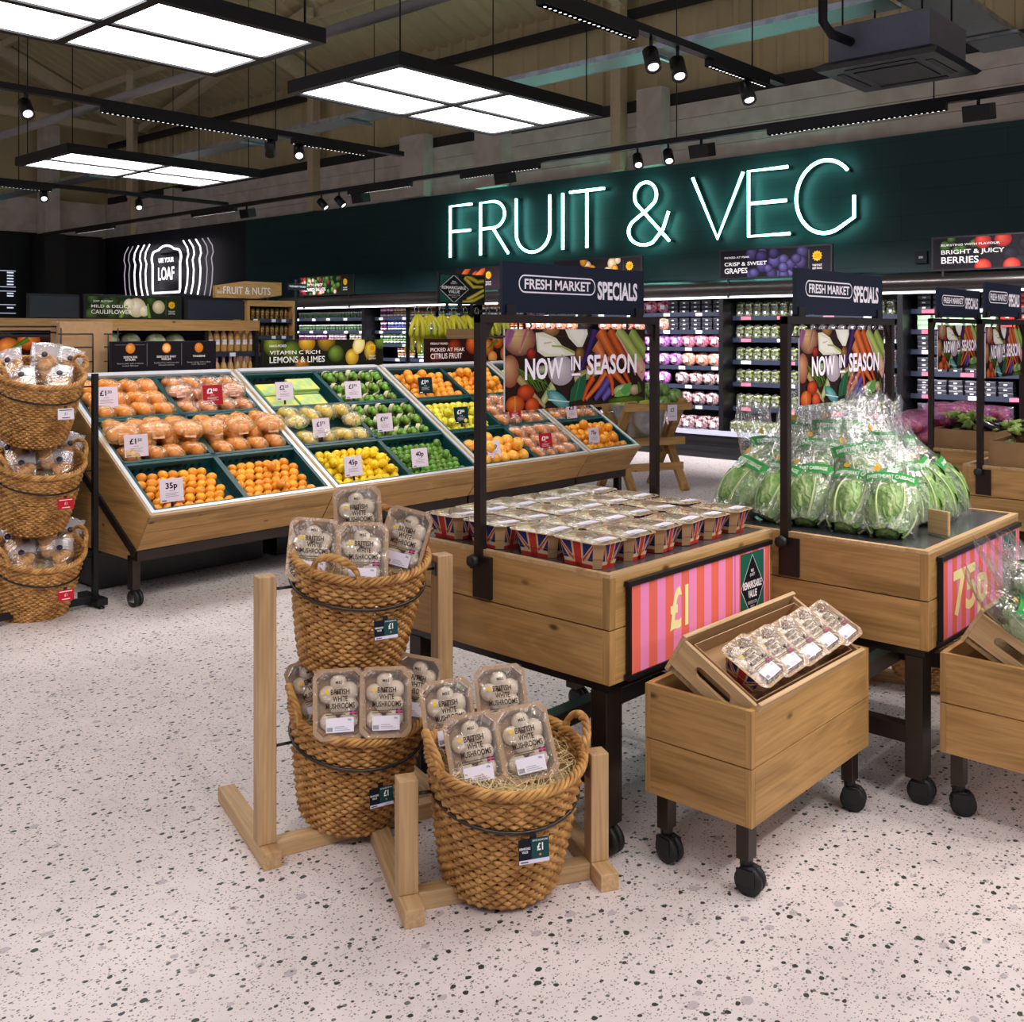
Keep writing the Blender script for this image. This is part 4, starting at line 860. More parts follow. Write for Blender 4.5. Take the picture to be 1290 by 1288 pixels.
for u, v, tx, lb, bg, fg in ((3.107, 1.10, ('£1', '.50'), 'white £1.50 price card on the back row of orange nets', 0, 0), (3.854, 1.07, ('£2', '50'), 'red £2.50 price card in the back crate of clementine nets', RED, 'FFFFFF'), (3.078, .58, ('£1', '.50'), 'white £1.50 price card on the middle row of orange nets', 0, 0), (3.1, .135, ('35p', ''), 'white 35p price card in front of the clementines', 0, 0),
    (4.451, 1.07, ('£2', '25'), 'white £2.25 price card on the flat green cartons', 0, 0), (5.068, 1.04, ('£1', '75'), 'white £1.75 price card on the back crate of limes', 0, 0), (4.483, .6, ('£1', '75'), 'white £1.75 price card on the lemon nets', 0, 0), (5.072, .6, ('£1', '60'), 'white £1.60 price card on the banded limes', 0, 0), (4.458, .15, ('45p', ''), 'white 45p price card on the loose lemons', 0, 0), (5.076, .155, ('40p', ''), 'white 40p price card on the loose limes', 0, 0),
    (5.839, 1.05, ('£1', '30'), 'dark green price card in the back crate of oranges', DKG, 'FFFFFF'), (5.885, .61, ('£1', '80'), 'dark green price card on the pale lemons', DKG, 'FFFFFF'), (5.861, .146, ('75p', ''), 'white 75p price card on the grapefruit', 0, 0), (6.528, .6, ('£2', '50'), 'red price card under the banner edge', RED, 'FFFFFF'), (6.493, .163, ('£2', '50'), 'red price card on the front crate of clementine nets', RED, 'FFFFFF'),
    (7.241, .535, ('£3', ''), 'white £3 price card just under the banner', 0, 0), (7.162, .164, ('75p', ''), 'white 75p price card on the narrow stand', 0, 0)):
    ticket(u, v, tx, lb, bg or 'EBDDEA', fg or '1A161C')
# end stand facing the aisle, mostly hidden by the basket rack
t = gondola('end stand of oranges half hidden behind the three basket rack', 1.42, 1.3, y=7.45, rz=R(-90))
Me = Matrix.Translation((1.42, 7.45, GZ)) @ Matrix.Rotation(R(-90), 4, 'Z') @ M_SL
for k in range(3):
    dup(crates[round((XB[1]-XB[0]-.09)/2, 3)], Me @ Vector((.65, .035+.455*k, 0)), Me.to_euler(), 'green crate on the end stand, %s row behind the basket rack' % ('front', 'middle', 'back')[k], 'green plastic fruit crates')
    for i in range(4): dup(B_CL, Me @ Vector((.75+.14*i, .2+.455*k, -.07)), (Me @ Matrix.Rotation(rnd.uniform(-.3, .3), 4, 'Z')).to_euler(), 'net of clementines on the end stand, %s row behind the basket rack' % ('front', 'middle', 'back')[k], 'clementine nets on the end stand, row %d' % k)
# boards standing on the stands' back edge
YB = 6.70
ORA = [('F0942A', '9A3A0A'), ('E87A20', '7A2808'), ('F4AC48', 'A85010')]
a = Art(.80, .2); a.rect(0, 0, .8, .2, '17131A')
for k, (n1, n2, x) in enumerate((('SEEDLESS', 'SATSUMA', .115), ('SEEDLESS EASY', 'PEELER', .385), ('TANGERINE', '', .64))):
    a.ell(x+.02, .155, .035, .036, 'F4AE4C', 'C86A14')
    if k == 1: a.ell(x+.02, .155, .029, .029, 'F8C474', 'F2A848'); [a.stroke([(x+.02, .155), (x+.02+.027*math.cos(R(40*j)), .155+.027*math.sin(R(40*j)))], .002, .003, 'FBE0B0') for j in range(9)]
    if k == 2: [a.stroke([(x+.02, .155), (x+.02+.033*math.cos(R(40*j)), .155+.034*math.sin(R(40*j)))], .001, .003, 'A8480E') for j in range(9)]
    a.write(n1, x+.02, .088, .014, 'F0ECE8', w=.1 if k != 1 else .15, mid=True)
    if n2: a.write(n2, x+.02, .07, .014, 'F0ECE8', w=.075, mid=True)
    for j, s_ in enumerate((('Easy to peel, with a delicate', 'sweet flavour'), ('Seedless fruit, a favourite with', 'kids to peel in lunch boxes'), ('Sweet, tangy with a deep', 'rich flavour'))[k]): a.write(s_, x+.02, .047-.016*j, .01, 'B8B4B0', w=(.19, .12)[j], mid=True, bold=0)
for x in (.255, .52): a.rect(x, .03, x+.0025, .19, '8A868A')
a.rect(.02, .178, .24, .18, '8A868A')
board('citrus_guide_board', 'black satsuma, peeler and tangerine guide board behind the oranges', 'sign', .8, .2, (3.335, YB, 1.335), 0, a, frame=.004, stand=(.1, .7))
LEM = [('e', .08, .8, .5, .45, '8A9A30', '22260A'), ('e', .22, .55, .5, .45, '6A8426', '1A2008'), ('e', .34, .9, .4, .35, 'F0C040', '8A5A10'), ('e', .5, .95, .45, .4, 'C89A2C', '4A3A0C'), ('e', .58, .45, .42, .36, '7A9A3A', '1E2A0C'), ('e', .72, .3, .34, .34, 'F6D44E', '9A7214'), ('e', .78, .78, .3, .38, 'F4DC8A', 'D8B040', -30), ('e', .78, .78, .24, .31, 'F8EDB8', 'EAD68A', -30), ('e', .88, .55, .3, .4, 'F0CC48', '8A6A14'), ('e', .3, .02, .35, .3, 'D0882A', '5A3A0C'), ('e', .98, .9, .35, .3, '7A9A3A', '2A3A10')]
board('lemon_board', 'vitamin C rich lemons and limes board behind the lemon stand', 'sign', 1.2, .205, (4.548, YB, 1.335), 0, fruit_board(1.2, .205, '1A1A0E', [('HAND-PICKED', .045, .74, .09, .13), ('VITAMIN C RICH', .045, .46, .15, .40), ('LEMONS & LIMES', .045, .14, .24, .44)], LEM, .88), frame=.004, stand=(.15, 1.05))
CIT = [('e', .5, .75, .5, .45, 'E8722C', '6A1C08'), ('e', .3, .6, .5, .45, '9A3414', '2A0C06'), ('e', .66, .6, .42, .4, 'F4943C', '8A3A0C'), ('e', .72, .15, .3, .28, 'F8B868', 'D87A28'), ('e', .78, .9, .4, .36, 'F08428', '8A300A'), ('e', .88, .3, .42, .4, 'F49A3A', '9A4410'), ('e', .96, .6, .24, .34, 'F8A848', 'E07818'), ('s', [(.66, .55), (.78, .95)], .05, .2, '5A8428', '2A4A10'), ('e', .1, .2, .4, .36, '7A1C10', '240806')]
citrus = lambda: fruit_board(1.2, .205, '2A0E0A', [('FRESHLY PICKED', .045, .76, .09, .18), ('PICKED AT PEAK', .045, .46, .16, .36), ('CITRUS FRUIT', .045, .14, .24, .33)], CIT)
board('citrus_board', 'picked at peak citrus fruit board behind the loose oranges', 'sign', 1.2, .205, (6.25, YB, 1.335), 0, citrus(), frame=.004, stand=(.15, 1.05))
t = board('citrus_board', 'picked at peak citrus fruit board behind the top cookie basket', 'sign', 1.2, .22, (2.20, 7.55, 1.36), 0, citrus(), frame=.004, stand=(.15, 1.05))
# brown paper bags in a wire rack
t = thing('bag_rack', 'black wire rack above the citrus board holding brown paper bags', 'rack', (2.45, 6.9, 1.3))
m = MB()
for z in (.34, .3): m.tube([(-.3, .5, z), (.62, .05, z)], .006, 5)
for x in (.62, .84, .95, 1.02): m.tube([(x, -.02, .02), (x, -.02, .33 if x < .7 or x > 1 else .29)], .005, 5)
for z in (.1, .2, .29): m.tube([(.60, -.02, z), (.84, -.02, z)], .004, 5); m.tube([(.92, -.02, z), (1.04, -.02, z)], .004, 5)
m.box(.6, 1.05, -.03, .2, 0, .014); m.build('wire_frame', BLACK, t); MB().box(.6, 1.05, .03, .2, -.3, 0).build('bracket', BLACK, t)
for k in range(8): tag(MB().box(3.07, 3.44, 6.9+.018*k, 6.914+.018*k, 1.316, 1.675-.004*(k % 3)).build('paper_bag', KRAFT), 'brown paper bag in the wire rack behind the oranges', 'paper bag', 'brown paper bags')

# ------------------------------------------------------------------ fixtures farther back
t = thing('produce_cabinet', 'long wooden topped produce cabinet standing behind the citrus stands', 'cabinet', (1.5, 9.5, 0))
MB().box(0, 4.9, 0, .9, 1.62, 1.73).build('wooden_top', WX, t); MB().box(0, 4.2, .8, .88, .1, 1.62).build('back_panel', FR_BLK, t); MB().box(0, 4.2, .05, .8, .1, 1.36).build('body', FR_BLK, t)
for x in (0, 2.1, 4.25, 4.86): MB().box(x, x+.04, .02, .1, 0, 1.62).build('upright', BLACK, t)
MB().box(.05, 4.2, .04, .07, 1.36, 1.42).build('price_rail', RAILN, t)
s = MB().box(4.26, 4.9, .05, .6, 1.375, 1.395).box(4.26, 4.9, .05, .6, 1.06, 1.08).build('bottle_shelf', FR_SHELF, t); MB().box(4.26, 4.9, .035, .05, 1.345, 1.4).build('price_rail', RAILN, s); MB().box(4.55, 4.62, .03, .034, 1.345, 1.385).build('price_tag', TAGW, s)
CAB_W = two_tone('pale_cabbage', 'A8C088', 'E8EAD8', 12, .5, bump=.3)
q = tag(MB().sph((0, 0, .07), .09, 14, 10, (1, 1, .85), 0, .12).build('cabbage', CAB_W), 'x', 'vegetable')
for i in range(13): dup(q, (2.6+.245*i, 9.75+rnd.uniform(-.04, .04), 1.36+rnd.uniform(.06, .1)), rnd.uniform(0, 6), 'pale cabbage in the produce cabinet behind the guide board', 'pale cabbages', rnd.uniform(.9, 1.1))
ROSE = paint('rose_wine', 'C89858', .12); GLASSY = film('bottle_glass', gloss=.1, haze=.03, bump=.05); PINKC = paint('pink_capsule', 'E2B4C4', .4)
t = thing('wine_bottle', 'x', 'bottle')
MB().lathe([(.033, 0), (.036, .01), (.036, .15), (.030, .185), (.013, .215), (.012, .27), (0, .27)], 14).build('bottle_body', ROSE, t); MB().lathe([(.0155, .205), (.0155, .275), (0, .277)], 12).build('capsule', PINKC, t); MB().grid(lambda u, v: (.0368*math.sin((u-.5)*1.6), -.0368*math.cos((u-.5)*1.6), .075+.055*v), 7, 2).build('label', TAGW, t)
for sh, nm in ((1.396, 'upper'), (1.081, 'lower')):
    for i in range(7): dup(t, (5.86+.084*i, 9.62, sh), 0, 'pink capped rosé bottle on the %s shelf of the cabinet' % nm, 'rosé bottles, %s shelf' % nm)
CAUL = blobs(14, .02, .7, [('5A7A34', '1C2C10'), ('3E5E28', '14200C')], .25, .4)+[('e', .52, .5, .5, .48, 'F2EAD0', 'B8A880'), ('e', .44, .65, .28, .28, 'F6F0DC', 'C8BA94'), ('e', .6, .35, .28, .28, 'F6F0DC', 'C8BA94'), ('e', .76, .55, .34, .34, 'EADFBE', 'A89A70'), ('s', [(.35, 0), (.42, .6)], .2, .1, '8AB04A', '3A5A20'), ('s', [(.66, 0), (.64, .7)], .2, .1, '7AA040', '2A4A18')]
board('cauliflower_board', 'mild and delicate cauliflower board on the wooden cabinet top', 'sign', .98, .2, (4.5, 9.55, 1.745), 0, fruit_board(.98, .2, '1E2A18', [('SOFT, BUTTERY', .07, .74, .09, .2), ('MILD & DELICATE', .05, .48, .14, .48), ('CAULIFLOWER', .05, .18, .2, .42)], CAUL, .88), stand=(.02, .5, .94))
for x, w, lb in ((4.0, .45, 'plain dark board beside the cauliflower board on the cabinet'), (5.6, .66, 'plain navy board above the rosé bottles on the cabinet')):
    t = thing('blank_board', lb, 'sign', (x, 9.6, 1.74)); MB().box(0, w, 0, .03, 0, .2).build('panel', NAVY if w > .5 else paint('teal_black', '10202A', .5), t); MB().box(-.015, w+.015, .031, .05, .2, .222).box(-.015, 0, .0, .05, -.01, .2).box(w, w+.015, 0, .05, -.01, .2).build('frame', BLACK, t)
# jar shelves and their wooden sign
t = thing('jar_shelf', 'wooden shelf unit of jars under the fruit and nuts sign', 'shelf unit', (8.55, 13.0, 0))
MB().box(0, .84, 0, .4, 1.99, 2.08).build('wooden_top', WX, t); MB().box(0, .84, .36, .4, 0, 1.99).build('back_panel', FR_BLK, t)
for x in (0, .8): MB().box(x, x+.04, 0, .4, 0, 1.99).build('side_panel', WZ, t)
for z in (1.78, 1.53, 1.28): s = MB().box(.04, .8, .02, .36, z, z+.02).build('shelf', FR_SHELF, t); MB().box(.04, .8, .005, .02, z-.03, z+.025).build('price_rail', RAILN, s); [MB().box(k_, k_+.075, .001, .004, z-.025, z+.02).build('price_tag', TAGW, s) for k_ in (.1, .42, .6)]
NUT = two_tone('nut_fill', '5A3A1C', 'C89A58', 60, .4, tex='V')
t = thing('nut_jar', 'x', 'jar'); MB().lathe([(.03, 0), (.032, .13), (.026, .15), (0, .15)], 10).build('jar_body', NUT, t); MB().lathe([(.03, .15), (.03, .175), (0, .176)], 10).build('lid', BLACK, t)
for z, nm in ((1.8, 'top'), (1.55, 'second'), (1.3, 'third')):
    for i in range(9): dup(t, (8.63+.085*i, 13.12, z), 0, 'brown nut jar on the %s wooden shelf under the nuts sign' % nm, 'nut jars, %s shelf' % nm)
t = thing('nuts_sign', 'pointed wooden FRUIT & NUTS sign above the jar shelves', 'sign', (7.98, 12.95, 2.1))
pl = [(0, .0), (.72, -.0), (1.13, .06), (1.13, .25), (.5, .25), (0, .17)]
MB().prism(pl, 0, .06).build('sign_board', WX, t)
m = MB(); m.text('FRUIT & NUTS', .11, Matrix.Translation((.13, -.004, .06)), w=.8, bold=.01); m.text('DRIED', .04, Matrix.Translation((.03, -.004, .06)), w=.09); m.build('lettering', TAGW, t); MB().box(.9, .95, .06, .1, -.03, .1).build('bracket', BLACK, t)
t = thing('aisle_sign', 'small black prepared salad sign on a thin post', 'sign', (9.55, 13.2, 0)); MB().box(0, .03, 0, .03, 0, 2.42).build('post', BLACK, t); MB().box(-.15, .2, -.02, 0, 2.26, 2.36).build('panel', BLACK, t)
m = MB(); m.text('PREPARED SALAD', .03, Matrix.Translation((-.13, -.022, 2.3)), w=.3); m.build('lettering', TAGW, t)
# bananas
t = thing('banana_rack', 'black hanging banana rack behind the citrus board', 'rack', (7.2, 8.0, 0))
MB().box(0, 1.5, .0, .03, 1.83, 1.86).box(0, .03, 0, .03, 0, 1.86).box(1.47, 1.5, 0, .03, 0, 1.86).box(.3, 1.2, -.1, .3, 0, .04).build('rack_frame', BLACK, t)
m = MB()
for i in range(8): m.tube([(.1+.18*i+.03*math.cos(R(a)), -.03, 1.83+.05*math.sin(R(a))) for a in range(200, -60, -20)], .004, 5)
m.build('hooks', CHROME, t)
BAN = two_tone('banana_skin', 'B8C82A', 'E4D63A', 6, .4, lo=.3, hi=.6, rand=.08); BTIP = paint('banana_tip', '5A6A1E', .6)
t = thing('banana_bunch', 'x', 'fruit')
for i in range(6):
    a0 = R(-80+32*i); m = MB(); P = []; rr = []
    for k in range(9):
        s_ = k/8; rad = .012+.085*math.sin(s_*1.9); P.append((math.sin(a0)*rad*1.2, -math.cos(a0)*rad, -.19*s_)); rr.append(.007+.013*min(1, s_*4)*(1 if s_ < .9 else .55))
    m.tube(P, rr, 8); m.build('banana', BAN, t)
MB().lathe([(.014, -.02), (.01, .03), (0, .03)], 8).build('crown', BTIP, t)
for i in range(8): dup(t, (7.3+.178*i, 7.96, 1.79), (R(rnd.uniform(-8, 8)), R(rnd.uniform(-8, 8)), rnd.uniform(-.5, .5)), 'bunch of yellow bananas hanging on the upper row of the rack', 'upper banana bunches', 1.15)
for i in range(7): dup(t, (7.4+.178*i, 8.1, 1.6), (0, 0, rnd.uniform(-.5, .5)), 'bunch of greener bananas hanging lower on the rack', 'lower banana bunches')
BANA = [('s', [(.55, .95), (.75, .6), (.98, .62)], .2, .1, 'E8D04A', '8A7A14'), ('s', [(.6, 1), (.85, .8), (1.0, .85)], .2, .14, 'D8C43A', '6A6010'), ('s', [(.6, .1), (.8, .3), (1.0, .5)], .16, .12, 'F0DC5A', '8A7A1C'), ('s', [(.5, .0), (.75, .08), (1, .3)], .16, .12, 'E4CC48', '7A6A14')]
def value_mark(a, x, z, w, h, dark='15141C'):
    a.poly([(x, z+h/2), (x+w/2, z), (x+w, z+h/2), (x+w/2, z+h)], 'D8D8D8'); i_ = .02*w
    a.poly([(x+i_, z+h/2), (x+w/2, z+i_), (x+w-i_, z+h/2), (x+w/2, z+h-i_)], dark)
    a.write('M&S', x+w/2, z+.73*h, .05*h, 'E8E4E4', w=.12*w, mid=True); a.write('QUALITY', x+w/2, z+.67*h, .045*h, 'E8E4E4', w=.22*w, mid=True)
    a.write('REMARKSABLE', x+w/2, z+.49*h, .11*h, 'F4F0F0', w=.8*w, mid=True, bold=.03); a.write('VALUE', x+w/2, z+.35*h, .11*h, 'F4F0F0', w=.38*w, mid=True, bold=.03)
    a.write('EVERYDAY LOW', x+w/2, z+.25*h, .05*h, 'C8C4C4', w=.4*w, mid=True); a.write('PRICE', x+w/2, z+.18*h, .05*h, 'C8C4C4', w=.16*w, mid=True)
a = Art(.68, .29); a.rect(0, 0, .68, .29, '1E1E1A')
for f in BANA: a.stroke([(p[0]*.68, p[1]*.29) for p in f[1]], f[2]*.29, f[3]*.29, f[4], f[5])
a.rect(0, 0, .28, .29, '1F5048'); value_mark(a, -.02, -.01, .46, .31)
board('banana_sign', 'remarkable value sign with bananas above the banana rack', 'sign', .68, .29, (7.62, 7.95, 1.93), 0, a, stand=(.12, .3, .5))
t = thing('banana_carton', 'plain cardboard carton on the banana rack crossbar', 'carton', (7.78, 7.78, 1.5)); MB().box(-.16, .16, -.08, .08, 0, .14).build('box', CARD, t, bevel=.004); MB().box(-.161, .161, -.081, .081, .06, .066).build('tape', KRAFT, t); MB().box(-.2, .2, -.09, .3, -.02, -.001).box(-.19, -.16, .2, .23, -1.5, -.02).box(.16, .19, .2, .23, -1.5, -.02).build('bracket', BLACK, t)
# melon tub on trestle
t = thing('melon_trestle', 'crossed leg wooden trestle holding the metal melon tub', 'stand', (8.66, 6.08, 0), (0, 0, R(-25)))
for x in (-.3, .3):
    MB().bar((x, .3, 0), (x, -.34, .93), .05, .08, (1, 0, 0)).build('leg', WZ, t); MB().bar((x+.05, -.3, 0), (x+.05, .34, .93), .05, .08, (1, 0, 0)).build('leg', WZ, t)
for y, z in ((-.33, .86), (.33, .86), (-.17, .24), (-.2, .5), (.2, .5)): MB().bar((-.36, y, z), (.40, y, z), .035, .075).build('rail', WX, t)
TUBM = Matrix.Rotation(R(-25), 4, 'Z')
t = thing('melon_tub', 'oval galvanised tub of melons on the wooden trestle', 'tub', (8.66, 6.08, .5), (0, 0, R(-25)))
MB().lathe([(.0, .04), (.19, .04), (.2, .05), (.285, .36), (.295, .365), (.295, .375), (.278, .372), (.195, .07), (0, .07)], 32, 0, None, True, 1.12, .95).build('tub_body', GALV, t)
for sx in (-1, 1): MB().tube([(sx*(.325+.04*math.sin(R(a))), .06*math.cos(R(a)), .3) for a in range(0, 181, 20)], .008, 6).build('handle', CHROME, t)
MELON = two_tone('melon_stripes', '2A4A1C', '8AA85A', 9, .3, stretch=(3, 3, .5), lo=.4, hi=.62); MELY = two_tone('yellow_melon', '8A9A34', 'C0BC4A', 8, .4)
mm = tag(MB().sph((0, 0, 0), .095, 18, 12).sph((0, 0, .094), .01, 6, 5, mi=1).build('watermelon', [MELON, STEM]), 'x', 'fruit'); my = tag(MB().sph((0, 0, 0), .08, 18, 12, (1.25, 1, 1)).sph((.1, 0, 0), .01, 6, 5, mi=1).build('melon', [MELY, STEM]), 'x', 'fruit')
T_ = Vector((8.66, 6.08, 0))
for k, (x, y, z) in enumerate(((.2, -.12, .86), (.2, .1, .86), (.02, .0, .88), (.12, -.02, 1.0), (.27, .02, .98), (.33, -.13, .93))): dup(mm, T_+TUBM @ Vector((x, y, z)), (rnd.uniform(-.5, .5), rnd.uniform(-.5, .5), 1), 'striped green watermelon heaped in the metal tub', 'watermelons')
for k, (x, y, z) in enumerate(((-.17, -.1, .85), (-.2, .09, .85), (-.02, -.16, .84), (-.09, .0, .93))): dup(my, T_+TUBM @ Vector((x, y, z)), (0, 0, k), 'yellow green melon in the metal tub', 'yellow melons')
t = thing('price_card', 'white price card on the melon trestle rail', 'price card', T_+TUBM @ Vector((.1, -.37, .72)), (0, 0, R(-25))); a = Art(.11, .16); a.rect(0, 0, .11, .16, 'E4DCEA'); a.write('£3', .055, .09, .04, '2A262C', mid=True); a.rect(.02, .04, .09, .045, '8A8690'); a.build('card_face', PRINT, t); MB().box(0, .11, .0005, .003, 0, .16).build('card', TAGW, t)

# ------------------------------------------------------------------ display tables
def table(label, x0, y0, w, d, rz, ztop=.87, zbot=.535, seam=.70):
    t = thing('display_table', label, 'table', (x0, y0, 0), (0, 0, R(rz)), group='oak display tables'); k = .02
    for a, b in ((zbot, seam-.002), (seam+.002, ztop-.012)):
        MB().box(.028, w-.028, 0, k, a, b).build('board', WX, t, bevel=.0015); MB().box(.028, w-.028, d-k, d, a, b).build('board', WX, t)
        MB().box(0, k, .028, d-.028, a, b).build('board', WY, t, bevel=.0015); MB().box(w-k, w, .028, d-.028, a, b).build('board', WY, t)
        for x in (0, w-.028):
            for y in (0, d-.028): MB().box(x, x+.028, y, y+.028, a, b).build('corner_trim', WZ, t, bevel=.0015)
    m = MB().box(0, w, 0, .024, ztop-.0118, ztop).box(0, w, d-.024, d, ztop-.0118, ztop); m.box(0, .024, .024, d-.024, ztop-.0118, ztop).box(w-.024, w, .024, d-.024, ztop-.0118, ztop); m.build('rim', PX_, t)
    MB().box(.024, w-.024, .024, d-.024, ztop-.03, ztop-.006).build('liner', LINER, t)
    MB().box(.02, w-.02, .02, d-.02, zbot-.03, zbot-.001).build('under_tray', FR_BLK, t)
    for x in (.055, w-.055):
        for y in (.055, d-.055):
            MB().box(x-.04, x+.04, y-.03, y+.03, .09, zbot-.03).build('leg', STEEL, t, bevel=.002); caster(t, x, y, False, .045)
    MB().box(.09, w-.09, d/2-.03, d/2+.03, .2, .26).box(.03, .08, .085, d-.085, .2, .26).box(w-.08, w-.03, .085, d-.085, .2, .26).build('stretcher', STEEL, t)
    return t
table('oak display table of mushroom packs with the striped £1 poster', 2.479, 1.851, .992, .95, -.8)
table('oak display table of bagged cabbages with the striped 75p poster', 3.462, 1.266, .98, .95, 0)
table('oak display table carrying cardboard cartons of aubergines', 5.9, 1.02, 1.0, .95, 0)
table('oak display table of onion nets under the smaller market sign', 6.6, 2.0, 1.0, .95, 0)
def price_poster(label, x, y, price, pence, rz):
    w, h = .845, .27; a = Art(w, h, .0001)
    a.rect(0, 0, w, h, 'E8705E'); k = 0; x_ = .045
    while x_ < w: a.rect(x_, 0, min(w, x_+.045), h, 'EE8FBE'); x_ += .09
    a.write(price, .205, .095, .13, 'F6EEA8', w=.105, bold=.03) if not pence else a.write(price, .10, .065, .155, 'F6EEA8', w=.36, bold=.03)
    a.rect(.6, 0, .604, h, 'C8564A'); a.rect(.64, .0, .80, h*.97, '1F5F4C'); value_mark(a, .64, .02, .16, .235)
    t = thing('price_poster', label, 'poster', (x, y, .555), (0, 0, R(rz)))
    MB().box(-.004, w+.004, .0005, .008, 0, h).build('poster_sheet', TAGW, t); a.build('printed_face', PRINT_M, t)
    MB().box(-.02, w+.012, -.006, .014, h, h+.016).box(-.02, w+.012, -.006, .014, -.016, 0).box(-.012, -.004, -.004, .012, 0, h).build('poster_rail', BLACK, t)
price_poster('pink striped £1 price poster on the mushroom table', 2.565, 1.832, '£1', False, -.8)
price_poster('pink striped 75p price poster on the cabbage table', 3.55, 1.25, '75p', True, 0)

# market frames, headers and banners
def frame(label, x0, x1, y, top, zb=.71):
    t = thing('banner_gantry', label, 'frame', (x0, y, 0), group='black display frames'); w = x1-x0
    for x in (-.035, w+.005):
        MB().box(x, x+.03, -.015, .015, zb, top).build('post', STEEL, t)
        br = MB().box(x-.001, x+.034, -.06, .02, zb, .85).box(x+.03, x+.036, -.075, .03, zb, .86).build('bracket', STEEL, t)
        k = MB(); k.lathe([(.006, 0), (.006, .012), (.02, .012), (.022, .018), (.022, .03), (.016, .034), (0, .034)], 14, 0, Matrix.Translation((x, 0, .835)) @ Matrix.Rotation(R(-90), 4, 'Y'), fn=lambda a, z: 1+.08*math.cos(6*a)); k.build('clamp_knob', RUBBER, br)
    MB().box(-.035, w+.035, -.016, .016, top-.028, top).build('crossbar', STEEL, t)
    for x, s_ in ((-.004, 1), (w+.004, -1)):
        m = MB(); m.prism([(x, top-.028), (x+s_*.045, top-.028), (x, top-.1)], -.008, .008); m.build('gusset', STEEL, t)
    MB().tube([(0, 0, top-.075), (w, 0, top-.075)], .004, 6).box(.17, .174, -.003, .003, top-.076, top-.028).box(w-.174, w-.17, -.003, .003, top-.076, top-.028).build('hanging_bar', STEEL, t)
    return t
def header(label, x0, y, z, w, h):
    a = Art(w, h, .0001); a.rect(0, 0, w, h, '1C2232'); W_ = 'EDE6EE'
    bx, bz, bw, bh = w*.1, h*.40, w*.52, h*.36; n = bh/2
    pill = lambda g: [(bx+n+(n-g)*math.cos(R(d_)), bz+n+(n-g)*math.sin(R(d_))) for d_ in range(90, 271, 15)]+[(bx+bw-n+(n-g)*math.cos(R(d_)), bz+n+(n-g)*math.sin(R(d_))) for d_ in range(-90, 91, 15)]
    a.poly(pill(0), W_); a.poly(pill(.005), '1C2232')
    a.write('FRESH MARKET', bx+bw*.07, bz+bh*.24, bh*.56, W_, w=bw*.86, bold=.025); a.write('SPECIALS', w*.635, bz-.06*h, bh*1.05, W_, w=w*.31, bold=.035)
    t = thing('header_sign', label, 'sign', (x0, y, z), group='market header signs')
    MB().box(0, w, -.006, .006, 0, h).build('panel', NAVY, t); a.build('printed_face', PRINT_M, t, (0, -.0065, 0))
    for x in (.015, w-.065): MB().box(x, x+.05, -.014, .014, -.008, .028).build('clip', BLACK, t)
    return t
